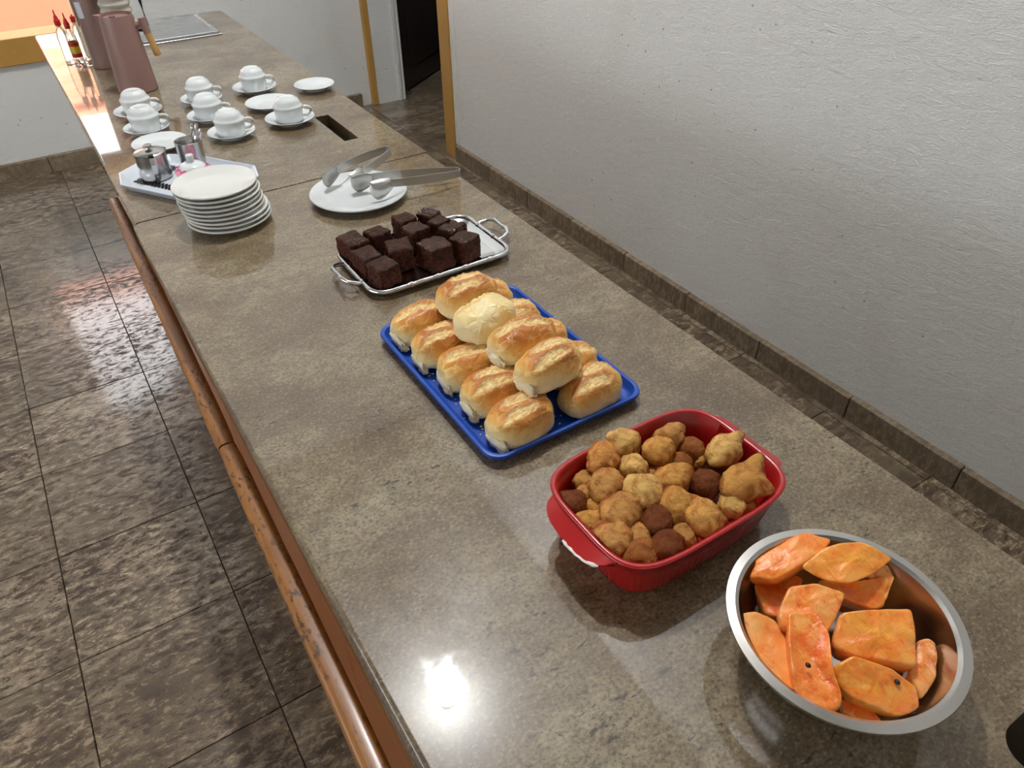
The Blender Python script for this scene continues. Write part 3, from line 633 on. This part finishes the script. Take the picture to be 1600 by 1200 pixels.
for i in range(len(rp)):
    a, b = Vector(rp[i]), Vector(rp[(i + 1) % len(rp)]); k = max(1, int((b - a).length / .006))
    for q in range(k): dense.append(a + (b - a) * q / k)
acc = 0; per = sum((dense[(i + 1) % len(dense)] - dense[i]).length for i in range(len(dense))); step = per / 16
for i, p in enumerate(dense):
    t = (acc % step) / step; R_.append(.0048 + (.0020 if abs(t - .5) < .05 else 0) + .0008 * abs(t - .5) * 2); path.append((p.x, p.y, .0145)); acc += (dense[(i + 1) % len(dense)] - p).length
tube('bamboo_rim', path, R_, M['silver'], sv, 10, True)
for s in (-1, 1):
    hh = [(shx - .002, -.045, .013), (shx + .012, -.047, .016), (shx + .028, -.040, .021), (shx + .036, -.024, .024), (shx + .034, -.008, .024), (shx + .035, .008, .024), (shx + .036, .024, .024), (shx + .028, .040, .021), (shx + .012, .047, .016), (shx - .002, .045, .013)]
    tube('looped_handle', [(s * a, b, c) for a, b, c in hh], [.004, .0052, .004, .0055, .004, .004, .0055, .004, .0052, .004], M['silver'], sv, 10)
def cake(p, dims, rot, seed, gloss, rough=1.0, tilt=(0, 0)):
    bm = bmesh.new(); bmesh.ops.create_cube(bm, size=1); bmesh.ops.subdivide_edges(bm, edges=bm.edges[:], cuts=12, use_grid_fill=True)
    sd = Vector((seed * 3.1, seed * 1.7, seed)); vs = []; cs = []
    for v in bm.verts:
        c = v.co.copy(); n = Vector([abs(q) ** 6 * (1 if q > 0 else -1) for q in c * 2]);
        l = (abs(c.x * 2) ** 14 + abs(c.y * 2) ** 14 + abs(c.z * 2) ** 16) ** (1 / 14.5); c = c / max(l, .6) if l > .9 else c
        q = Vector((c.x * dims[0], c.y * dims[1], c.z * dims[2]))
        topm = max(0, min(1, (c.z - .40) * 14))
        d = noise.fractal(q * 75 + sd, 1.0, 2.0, 4) * .0030 * rough * (1 - topm * .4) + noise.noise(q * 28 + sd) * .0030 * rough
        if n.length > 0: q += n.normalized() * d
        q.z += noise.noise(q.xy.to_3d() * 30 + sd) * .0018 * topm
        q.z = max(q.z + dims[2] / 2, 0); v.co = q
        cs.append((topm, gloss * max(topm, .55 if gloss > .6 else 0), 0))
    vs = [tuple(v.co) for v in bm.verts]; bm.verts.index_update(); fs = [tuple(v.index for v in f.verts) for f in bm.faces]; bm.free()
    o = mk('cake_square', vs, fs, M['brownie'], None, True, cs, loc=p); o.rotation_euler = (tilt[0], tilt[1], rot); return o
ZB = ZC + .0036
CK = [((400, 725), (.046, .060, .050), .15, .2, 'at the tray corner toward the plate stack, lowest row'), ((500, 825), (.044, .056, .046), .15, .3, 'middle of the three by the left handle'), ((612, 900), (.048, .050, .044), .2, .25, 'at the front corner by the left handle, near bread'),
      ((575, 675), (.046, .040, .046), .25, .1, 'with pale brown crumbly top in the back row'), ((722, 770), (.050, .052, .050), -.2, .1, 'torn and crumbly, in the tray centre'), ((760, 578), (.042, .042, .050), .1, .15, 'matt topped, back row by the tongs plate'),
      ((838, 645), (.046, .044, .050), .2, .55, 'in the tray centre with sugared top'), ((930, 545), (.038, .040, .048), .5, 1, 'glossy and sugary in the back row'), ((1000, 598), (.040, .034, .048), .3, .5, 'narrow, between two glossy squares'),
      ((1092, 640), (.044, .042, .046), .4, 1, 'glossy and sugary, toward the right handle'), ((975, 760), (.056, .056, .052), .1, .9, 'biggest rounded glossy one in the front row'), ((1180, 715), (.050, .044, .050), .35, .35, 'at the front corner by the right handle')]
for i, (q, d, r, gl, where) in enumerate(CK):
    P = px(460 + q[0] / 4.444, 210 + q[1] / 4.444, .0035 + d[2]); o = cake((P.x, P.y, ZB), tuple(x * 1.06 for x in d), r, i + 1, gl, 1.7 if i in (4, 7, 9, 10) else 1.0)
    tag(o, 'dark chocolate cake square ' + where, 'cake', 'chocolate cake squares')

# ------------------------------------------------------------------ blue tray with bread rolls
bx0, bx1, by0, by1 = .388, .688, .676, 1.096; bcx, bcy = (bx0 + bx1) / 2, (by0 + by1) / 2; bhx, bhy = .150, .210
def rr3(hx, hy, r, z): return [(x, y, z) for x, y in rrect(hx, hy, r, 8)]
v, f = loops_vf([rr3(bhx - .014, bhy - .014, .024, 0), rr3(bhx - .012, bhy - .012, .025, 0), rr3(bhx - .007, bhy - .007, .028, .011), rr3(bhx - .001, bhy - .001, .030, .0135), rr3(bhx, bhy, .031, .016), rr3(bhx - .001, bhy - .001, .030, .0195), rr3(bhx - .004, bhy - .004, .030, .0205), rr3(bhx - .007, bhy - .007, .028, .019), rr3(bhx - .011, bhy - .011, .026, .008), rr3(bhx - .016, bhy - .016, .024, .0035), rr3(bhx - .020, bhy - .020, .022, .003)])
bt = mk('bread_tray', v, f, M['blue'], None, True, loc=(bcx, bcy, ZC)); autosmooth(bt, 40); tag(bt, 'blue plastic rectangular tray heaped with bread rolls', 'tray')
_ico = {}
def ico(sub):
    if sub not in _ico:
        bm = bmesh.new(); bmesh.ops.create_icosphere(bm, subdivisions=sub, radius=1); bm.verts.index_update()
        _ico[sub] = ([v.co.copy() for v in bm.verts], [tuple(v.index for v in f.verts) for f in bm.faces]); bm.free()
    return _ico[sub]
def roll_mesh(L, W, H, seed, slashes, bakek=1.0):
    vs, fs = ico(5); rr = random.Random(seed); sd = Vector((seed * 2.3, seed * .7, seed * 1.9)); out, cs = [], []
    a, b = L / 2, W / 2; ht, hb = H * .66, H * .34
    tw = rr.uniform(-.12, .12)
    for d in vs:
        c = ht if d.z > 0 else hb; n = 2.9 if d.z > 0 else 3.6
        k = (abs(d.x / a) ** 3.3 + abs(d.y / b) ** 3.3 + abs(d.z / c) ** 3.3) ** (-1 / 3.3); p = d * k
        p.y *= 1 - .12 * abs(p.x / a) ** 2; p.z *= 1 - (.16 if d.z > 0 else 0) * abs(p.x / a) ** 2
        if d.z > 0: p.y *= 1 - .10 * (p.z / c)
        nv = Vector((p.x / a ** 2, p.y / b ** 2, p.z / c ** 2)).normalized()
        p += nv * (noise.noise(p * 22 + sd) * .0042 + abs(noise.noise(p * 42 + sd)) * -.0040 + noise.noise(p * 90 + sd) * .0008)
        m = 0
        for (sx, sy, sa, sl, sw) in slashes:
            ca, sn = math.cos(sa), math.sin(sa); u = ((p.x - sx) * ca + (p.y - sy) * sn) / sl; w_ = (-(p.x - sx) * sn + (p.y - sy) * ca) / sw
            w_ += noise.noise(p * 60 + sd) * .25
            e = u * u + w_ * w_
            if d.z > .3:
                mm = max(0, min(1, (1.0 - e) * 4)); m = max(m, mm)
                p += nv * (-.0012 * mm + .0036 * math.exp(-((math.sqrt(e) - 1.06) / .13) ** 2) * (1 if w_ > 0 else .25))
        zz = (p.z + hb) / H
        bake = max(0, min(1, (zz - .22) * 1.25 * bakek + .06 + noise.noise(p * 18 + sd) * .22))
        bake *= 1 - .35 * max(0, abs(p.x / a) - .8) / .2
        out.append((p.x, p.y, max(p.z + hb, 0))); cs.append((bake, m, 0))
    return out, fs, cs
def crumb_lump(parent, loc, dims, seed):
    vs, fs = ico(3); out = []
    for d in vs:
        k = 1 + .45 * noise.fractal(d * 2.2 + Vector((seed, seed * 2, 1)), 1, 2, 3); out.append((d.x * dims[0] * k, d.y * dims[1] * k, d.z * dims[2] * k))
    return mk('torn_crumb', out, fs, M['crumb'], parent, True, loc=loc)
ZT = ZC + .0032
def roll(P, rotz, L, W, H, seed, slashes, label, crumbs=1, bakek=1.0, tilt=(0, 0)):
    v, f, c = roll_mesh(L, W, H, seed, slashes, bakek); root = empty('bread_roll', P, rotz); root.rotation_euler = (tilt[0], tilt[1], rotz)
    mk('crust', v, f, M['bread'], root, True, c)
    if crumbs:
        crumb_lump(root, (-L * .468, -.004, H * .26), (.0055, W * .30, H * .20), seed); crumb_lump(root, (-L * .455, -W * .24, H * .12), (.0075, W * .15, H * .09), seed + 5)
    tag(root, label, 'bread', 'bread rolls on the blue tray'); return root
S1 = [(-.012, -.015, -.10, .036, .0095), (.012, .010, -.12, .038, .0095)]; S2 = [(-.004, -.004, -.14, .046, .0115)]; S3 = [(-.018, .002, -.06, .032, .011), (.022, -.012, -.2, .026, .008)]; S4 = [(-.010, -.018, -.12, .038, .010), (.010, .007, -.10, .040, .0105)]
order = ['first', 'second', 'third', 'fourth', 'fifth']
LEFT = [((.460, 1.046), .10, S3), ((.462, .964), .02, S1), ((.472, .886), -.06, S2), ((.471, .805), .0, S4), ((.468, .722), .12, S1)]
for i, (p, r, s) in enumerate(LEFT):
    roll((p[0], p[1], ZT), r, .113, .079, .065, 10 + i, s, 'bread roll, %s from the cake tray in the bottom row toward the wooden rail' % order[i])
RIGHT = [((.601, 1.045), .05, S1), ((.606, .962), -.05, S4), ((.611, .884), .04, S2), ((.612, .800), -.03, S3), ((.604, .722), .16, S4)]
for i, (p, r, s) in enumerate(RIGHT):
    roll((p[0], p[1], ZT), r, .116 if i == 4 else .110, .078, .062, 20 + i, s, 'bread roll, %s from the cake tray in the bottom row toward the wall' % order[i], 0)
TOP = [((.540, 1.010), .14, S1, .112, 'first from the cake tray', 1.0, 0), ((.528, .926), .24, [(-.002, .022, .05, .045, .008)], .112, 'pale one lying on its side', .35, 0), ((.548, .842), .06, S3, .116, 'third from the cake tray', 1.1, 1), ((.545, .758), .16, S4, .112, 'nearest the red dish', .95, 1)]
for i, (p, r, s, L, wh, bk, cr) in enumerate(TOP):
    roll((p[0], p[1], ZT + .052), r, L + .006, .079, .062, 40 + i, s, 'bread roll on top of the heap, ' + wh, cr, bk)
# crumbs scattered on the tray: too many and too small to count
cb = bmesh.new(); rr = random.Random(8)
for k in range(150):
    x = rr.gauss(-.118, .012) if k < 95 else rr.uniform(-.12, .12); y = rr.uniform(-.185, .17) if k < 95 else rr.uniform(-.19, -.11)
    if abs(x) > .128: continue
    s = rr.uniform(.0006, .0018); r = bmesh.ops.create_icosphere(cb, subdivisions=1, radius=s)
    for v in r['verts']: v.co = Vector((bcx + x + v.co.x * 1.5, bcy + y + v.co.y, ZC + .0036 + v.co.z * .6))
o = from_bm('bread_crumbs', cb, M['crumb']); o['kind'] = 'stuff'; tag(o, 'white bread crumbs scattered on the blue tray floor', 'crumbs')

# ------------------------------------------------------------------ red dish with fritters
rcx, rcy, rhx, rhy, RH = .538, .470, .1465, .1065, .078
rd = tag(empty('baking_dish', (rcx, rcy, ZC)), 'red ceramic baking dish with fluted sides and lug handles full of fritters', 'dish')
def sup(hx, hy, z, n=240, e=4.2, flute=0):
    L = []
    for i in range(n):
        a = 2 * PI * i / n; c, s = math.cos(a), math.sin(a); k = (abs(c / hx) ** e + abs(s / hy) ** e) ** (-1 / e)
        if flute: k *= 1 + flute * (math.cos(i * PI) if False else math.cos(a * 120))
        L.append((c * k, s * k, z))
    return L
NF = 480
lo = [sup(rhx - .027, rhy - .025, .0, NF, 4.6), sup(rhx - .022, rhy - .020, .0, NF, 4.6), sup(rhx - .0185, rhy - .0165, .004, NF, 4.6), sup(rhx - .017, rhy - .015, .008, NF, 4.6, .0035), sup(rhx - .0105, rhy - .0095, .044, NF, 4.6, .0035), sup(rhx - .0095, rhy - .0085, .048, NF, 4.6), sup(rhx - .002, rhy - .002, RH - .003, NF, 4.4), sup(rhx, rhy, RH - .001, NF, 4.4), sup(rhx - .001, rhy - .001, RH + .001, NF, 4.4), sup(rhx - .004, rhy - .004, RH + .0015, NF, 4.4), sup(rhx - .007, rhy - .007, RH, NF, 4.4), sup(rhx - .016, rhy - .014, .040, NF, 4.4), sup(rhx - .026, rhy - .024, .014, NF), sup(rhx - .036, rhy - .034, .008, NF)]
v, f = loops_vf(lo); o = mk('dish_body', v, f, M['red'], rd, True); autosmooth(o, 60)
for s in (-1, 1):
    top, bot = [], []
    N = 24
    for i in range(N + 1):
        q = -1 + 2 * i / N; out = .027 * (1 - abs(q) ** 4) ** .6; y = q * .066
        top.append((s * (rhx - .006 + out), y, RH - .004 - .013 * (1 - q * q))); bot.append((s * (rhx - .012 + out * .92), y * .98, RH - .013 - .013 * (1 - q * q)))
    inn = [(s * (rhx - .008), p[1], RH - .001) for p in top]; inb = [(s * (rhx - .014), p[1], RH - .026) for p in top]
    v = inn + top + bot + inb; f = []; m_ = N + 1
    for k in range(3):
        for i in range(N): f.append((k * m_ + i, k * m_ + i + 1, (k + 1) * m_ + i + 1, (k + 1) * m_ + i))
    f += [(0, m_, 2 * m_, 3 * m_), (N, m_ + N, 2 * m_ + N, 3 * m_ + N)] + [(i, i + 1, 3 * m_ + i + 1, 3 * m_ + i) for i in range(N)]
    h = mk('lug_handle', v, f, M['red'], rd, True); autosmooth(h, 60)
    if s < 0:
        pts = [(top[i][0] - .0005, top[i][1], top[i][2] - .0015 + .0006 * math.sin(i * 2.1)) for i in range(2, 14)]
        tube('chipped_edge', pts, [.0012, .0028, .0022, .0017, .0018, .0016, .0018, .0018, .0022, .0018, .0026, .0014], M['white'], rd, 8)
GOLD, TAN, PALE, DARK, BRN = srgb(222, 164, 82), srgb(214, 158, 88), srgb(234, 190, 112), srgb(124, 64, 26), srgb(166, 102, 46)
def frit(q, R, z, colr, seed, label, nubs=(), squash=(1, 1, 1), rz=0):
    P = px(840 + q[0] / 4, 630 + q[1] / 4, z + .009); vs, fs = ico(4); out, cs = [], []; sd = Vector((seed * 1.3, seed * 2.9, seed * .77))
    nb_ = [(Vector(n[:3]).normalized(), n[3], n[4]) for n in nubs]
    for d in vs:
        k = 1 + .17 * noise.noise(d * 1.25 + sd) + .09 * noise.noise(d * 2.8 + sd) + .045 * noise.noise(d * 5 + sd) + .02 * noise.noise(d * 11 + sd)
        for nd, amp, wd in nb_:
            an = math.acos(max(-1, min(1, d.dot(nd)))); k += amp * math.exp(-(an / wd) ** 2)
        w_ = Vector((P.x + d.x * R * k * squash[0], P.y + d.y * R * k * squash[1], P.z + d.z * R * k * squash[2])); zz = max(w_.z - ZC, .0085)
        if zz < RH + .004:
            g = min(1, zz / RH); hx, hy = rhx - .034 + .026 * g, rhy - .032 + .024 * g; e = (abs((w_.x - rcx) / hx) ** 4.4 + abs((w_.y - rcy) / hy) ** 4.4) ** (1 / 4.4)
            if e > 1: w_.x = rcx + (w_.x - rcx) / e; w_.y = rcy + (w_.y - rcy) / e
        out.append((w_.x - P.x, w_.y - P.y, ZC + zz - P.z))
        t = .5 + .5 * noise.noise(d * 1.6 + sd * 1.7); m_ = .80 + .34 * t
        cs.append((min(1, colr[0] * m_), colr[1] * (m_ - .03), colr[2] * (m_ - .06)))
    o = mk('fritter', out, fs, M['fritter'], None, True, cs, loc=P, rotz=rz); return tag(o, label, 'fritter', 'fried dough fritters in the red dish')
G0 = 'golden round fried dough fritter in the red dish'; G1 = 'dark brown fried dough fritter in the red dish'; G2 = 'small fritter half hidden low among the others in red dish'
FR = [((408, 352), .0250, .068, (GOLD[0], GOLD[1] * .9, GOLD[2]), 'golden fritter resting on the dish rim at the corner by bread', [], (1, .95, 1)),
 ((535, 258), .0250, .070, PALE, 'pale golden fritter with small tip at the back rim toward bread', [(-.55, .35, .75, .40, .30)], (1.1, .9, .85)),
 ((595, 412), .0215, .062, PALE, 'golden fritter with brown scorched spot, beside the tipped pale fritter', [], (1, 1, .95)),
 ((755, 305), .0235, .066, GOLD, 'folded golden fritter with pointed lip at the back of the dish', [(-.8, .2, .6, .3, .4), (.6, -.3, .3, .2, .5)], (1.0, .9, .9)),
 ((822, 222), .0235, .062, TAN, 'two lobed sugary fritter against the back of the dish', [(-.75, .3, .6, .32, .45), (.8, .2, .5, .28, .42)], (1.05, .8, .9)),
 ((962, 300), .0210, .052, BRN, 'brownish fritter at the back between the two lobed and horned ones', [], (.9, 1, 1)), ((893, 378), .0165, .052, BRN, G2, [], (1, 1, 1)),
 ((1160, 300), .0265, .070, PALE, 'large pale fritter with horn pointing to the wall side corner', [(.85, .1, .5, .48, .36), (-.8, -.5, .1, .22, .4)], (1.15, .85, .85)),
 ((1120, 395), .0210, .044, DARK, G2, [], (1.2, .8, .8)), ((1012, 382), .0115, .046, GOLD, G2, [], (.8, .8, 1.3)),
 ((1290, 500), .0285, .066, (GOLD[0] * .9, GOLD[1] * .88, GOLD[2] * .9), 'biggest ragged fritter with horns against the right end of dish', [(.85, .35, .55, .55, .28), (.3, -.85, .15, .38, .30), (-.8, .1, .2, .15, .5)], (1.25, .95, .9)),
 ((1210, 645), .0190, .054, PALE, 'small pale smooth fritter by the front rim below the ragged one', [], (1, .95, .95)),
 ((1045, 510), .0220, .058, DARK, 'dark brown fritter beside the big ragged horned one', [], (.95, 1.05, .95)), ((840, 490), .0265, .060, GOLD, 'wide golden fritter beside the dark brown one in the dish centre', [(.9, -.1, .3, .15, .5)], (1.15, .85, .85)),
 ((655, 560), .0265, .068, PALE, 'pale yellow fritter with knob on top near the dish centre', [(-.35, .55, .75, .36, .32)], (1, 1.0, .95)),
 ((430, 530), .0255, .062, TAN, 'golden fritter below the rim fritter at the bread side corner', [(.8, .3, .3, .15, .4)], (1.05, .95, .95)), ((298, 500), .0175, .045, TAN, G2, [], (1, 1, 1)),
 ((212, 640), .0220, .050, DARK, 'dark brown fritter in the corner at the chipped handle end', [], (1, 1.0, .95)), ((365, 662), .0165, .044, GOLD, G2, [], (1, 1, 1)), ((525, 688), .0285, .058, TAN, 'largest smooth tan fritter near the chipped handle end', [(.2, .7, .5, .14, .5)], (1.1, .9, .85)),
 ((866, 645), .0260, .060, GOLD, 'golden fritter between the knobbed pale fritter and the tall golden one', [], (.98, 1, .95)), ((1025, 715), .0265, .060, (GOLD[0], GOLD[1] * 1.02, GOLD[2] * 1.1), 'tall golden fritter leaning on the front rim of the dish', [(.1, .9, .3, .14, .4)], (.92, 1.1, .95)), ((740, 752), .0235, .054, DARK, 'dark brown fritter among tan ones near the front rim', [], (.98, 1, .95)),
 ((308, 757), .0225, .050, GOLD, 'flat golden fritter against the wall at the chipped handle end', [], (1.2, .8, .75)), ((452, 872), .0275, .054, TAN, 'knobbly tan fritter at the front corner by the chipped handle', [(-.8, .4, .4, .25, .3), (.8, .4, .4, .22, .3), (0, .9, .4, .2, .3)], (1.1, .95, .8)),
 ((622, 842), .0190, .048, TAN, 'small tan fritter behind the round tan one at front rim', [], (1, 1, .95)), ((800, 900), .0245, .050, DARK, 'dark brown striped fritter touching the front rim of the dish', [], (1.1, .9, .8)), ((640, 955), .0250, .050, BRN, 'round tan fritter touching the front rim of the dish', [], (1.1, .85, .75)),
 ((905, 832), .0190, .044, TAN, G2, [], (1, 1, 1)), ((718, 462), .0140, .044, TAN, G2, [], (1, 1, 1)), ((1128, 722), .0130, .044, GOLD, G2, [], (1, 1, 1)), ((1308, 645), .0140, .044, GOLD, G2, [], (1, 1, 1)), ((296, 585), .0150, .046, TAN, G2, [], (1, 1, 1))]
for i, (q, R, z, c, lab, nubs, sq) in enumerate(FR): frit(q, R, z, c, i + 1, lab, nubs, sq)

# ------------------------------------------------------------------ steel bowl with papaya
BC, BR, BH = (.552, .2015), .127, .085
bo = lathe('steel_bowl', [(0, 0), (.068, 0), (.075, .003), (.092, .022), (.106, .052), (.1135, .080), (.1170, .0835), (.1255, .0830), (.127, .0840), (.1266, .0856), (.1168, .0868), (.1125, .084), (.1045, .052), (.0905, .024), (.074, .0048), (0, .004)], M['bowl'], None, 96, (*BC, ZC)); tag(bo, 'stainless steel mixing bowl with flat rim full of papaya chunks', 'bowl')
PO, PR, PY, PP = srgb(253, 146, 58), srgb(242, 94, 22), srgb(250, 172, 62), srgb(253, 176, 104)
def resample(pts, n):
    L = [(pts[(i + 1) % len(pts)] - pts[i]).length for i in range(len(pts))]; T = sum(L); out = []; i = 0; acc = 0
    for k in range(n):
        s = T * k / n
        while acc + L[i] < s: acc += L[i]; i += 1
        out.append(pts[i].lerp(pts[(i + 1) % len(pts)], (s - acc) / max(L[i], 1e-9)))
    return out
def inbowl(q):
    z = q.z - ZC; pr = [(.004, .070), (.024, .088), (.052, .102), (.084, .110)]
    if z >= .0835: return q
    z = max(z, .0055); r = pr[0][1]
    for (z0, r0), (z1, r1) in zip(pr, pr[1:]):
        if z >= z0: r = r0 + (r1 - r0) * min(1, (z - z0) / (z1 - z0))
    d = Vector((q.x - BC[0], q.y - BC[1])); l = d.length
    if l > r - .0015: d *= (r - .0015) / l
    return Vector((BC[0] + d.x, BC[1] + d.y, ZC + z))
def chunk(poly, zs, th, seed, label, dome=0.0, top=PO, mid=PR, side=PP, taper=.9, drift=(0, 0), seeds=()):
    base = [px(1100 + a / 3, 800 + b / 3, z) for (a, b), z in zip(poly, zs)]
    pts = resample(base, 56)
    for _ in range(1): pts = [(pts[i - 1] + pts[i] * 2 + pts[(i + 1) % 56]) / 4 for i in range(56)]
    ce = sum(pts, Vector()) / 56; sd = Vector((seed * 1.9, seed, seed * .6)); loops, cs = [], []
    nrm = Vector()
    for i in range(56): nrm += (pts[i] - ce).cross(pts[(i + 1) % 56] - ce)
    nrm.normalize(); nrm = nrm if nrm.z > 0 else -nrm
    ex = Vector((drift[0], drift[1], 0)) - (nrm * .55 + Vector((0, 0, .45))).normalized() * th
    lerp = lambda a, b, t: tuple(a[k] + (b[k] - a[k]) * t for k in range(3))
    def ring(k, depth, dm, cfun):
        L = []
        for p in pts:
            q = ce + (p - ce) * k + ex * depth; q = q + nrm * (dm + noise.noise(q * 60 + sd) * .0024 + noise.noise(q * 150 + sd) * .0011); q = inbowl(q); L.append(tuple(q)); cs.append(cfun(noise.noise(q * 55 + sd) * .7 + .5))
        loops.append(L)
    for k in (.06, .25, .45, .62, .78, .9): ring(k, 0, dome * (1 - k * k), lambda n, k=k: lerp(top, mid, max(0, min(1, (n - .25) * 2.0)) * (1 - k * .55)))
    ring(.965, .0, dome * .05, lambda n: lerp(top, side, .4 + .4 * n)); ring(1.0, .08, 0, lambda n: lerp(top, side, .75)); ring(1.0, .25, 0, lambda n: lerp(side, top, n))
    ring(.5 + .5 * taper, .6, 0, lambda n: lerp(side, top, n * .6)); ring(taper, .92, 0, lambda n: lerp(PY, PO, n)); ring(taper * .9, 1.0, 0, lambda n: PY); ring(taper * .4, 1.0, 0, lambda n: PY)
    v, f = loops_vf(loops); o = mk('papaya_chunk', v, f, M['papaya'], None, True, cs); tag(o, label, 'fruit', 'papaya chunks in the steel bowl')
    for a, b, z in seeds:
        q = px(1100 + a / 3, 800 + b / 3, z); vs, fs = ico(2); mk('seed', [(q.x + d.x * .0027, q.y + d.y * .0033, q.z + d.z * .0024) for d in vs], fs, M['seed'], o, True)
    return o
def Z(n, *a): return [a[min(len(a) - 1, int(i * len(a) / n))] for i in range(n)]
chunk([(225, 320), (400, 285), (470, 310), (420, 400), (350, 495), (290, 480)], [.056, .06, .062, .056, .05, .048], .03, 5, 'papaya chunk tucked under the slice resting on the bowl rim', -.002, PO, PR, PP)
chunk([(640, 880), (700, 850), (790, 930), (835, 985), (740, 978), (650, 930)], [.034, .036, .034, .032, .03, .03], .016, 12, 'low papaya piece at the front of the bowl floor', 0, PO, PR, PP)
chunk([(1005, 600), (1050, 587), (1105, 630), (1145, 800), (1090, 870), (1020, 885), (965, 760)], [.062, .062, .058, .05, .046, .044, .054], .034, 11, 'pale pink papaya chunk standing by itself toward the empty bowl side', .003, PP, PO, PP)
chunk([(760, 300), (850, 200), (932, 210), (885, 330), (850, 420), (800, 340)], [.078, .082, .078, .07, .06, .066], .022, 3, 'papaya slab leaning under the curved slice at the back', 0, PP, PO, PY)
chunk([(540, 315), (700, 325), (862, 303), (872, 335), (845, 448), (790, 456), (640, 400)], [.072, .078, .074, .072, .056, .056, .064], .03, 4, 'papaya chunk with stringy top in the middle of the pile', -.002, PO, PY, PP)
chunk([(155, 468), (240, 465), (330, 500), (400, 590), (440, 700), (422, 852), (330, 780), (240, 670), (180, 570)], [.07, .068, .062, .058, .058, .064, .068, .070, .071], .022, 7, 'long papaya crescent leaning on the bowl wall beside the red dish', -.003, PP, PO, PY)
chunk([(345, 475), (400, 345), (530, 330), (667, 378), (640, 450), (585, 560), (500, 575), (365, 540)], [.074, .084, .088, .084, .080, .070, .07, .07], .028, 6, 'papaya chunk with pale triangular cut side in the pile centre', .001, PO, PP, PP)
chunk([(605, 590), (640, 470), (760, 455), (972, 449), (992, 520), (1002, 728), (930, 712), (700, 672), (618, 640)], [.068, .080, .084, .082, .078, .066, .066, .066, .066], .034, 9, 'large square cut papaya chunk with streaked face', .002, PO, PY, PP)
chunk([(610, 720), (700, 670), (880, 730), (1000, 820), (1022, 945), (900, 955), (770, 900), (680, 860), (628, 795)], [.070, .078, .072, .060, .050, .050, .056, .058, .062], .028, 10, 'papaya wedge with one dark seed at the front of the bowl', .001, PO, PY, PY, .9, (0, 0), [(907, 797, .066)])
chunk([(395, 462), (535, 460), (590, 565), (605, 720), (650, 860), (648, 915), (560, 935), (440, 870), (415, 780), (397, 600)], [.084, .086, .084, .080, .072, .068, .066, .070, .074, .080], .030, 8, 'upright papaya slab with red hollow and one black seed', -.005, PO, PR, PO, .92, (0, 0), [(488, 718, .080)])
chunk([(195, 255), (300, 185), (385, 130), (480, 92), (600, 130), (545, 195), (420, 270), (330, 315), (205, 303)], [.080, .088, .094, .098, .098, .096, .090, .084, .078], .020, 1, 'smooth papaya slice resting on the bowl rim toward the red dish', .003, PO, PO, PO)
chunk([(455, 255), (560, 168), (640, 145), (740, 138), (888, 215), (800, 285), (690, 333), (600, 320), (520, 290)], [.092, .100, .102, .102, .092, .088, .088, .088, .088], .010, 2, 'thin curved papaya slice on top with yellow edge', .0015, PO, PY, PY)
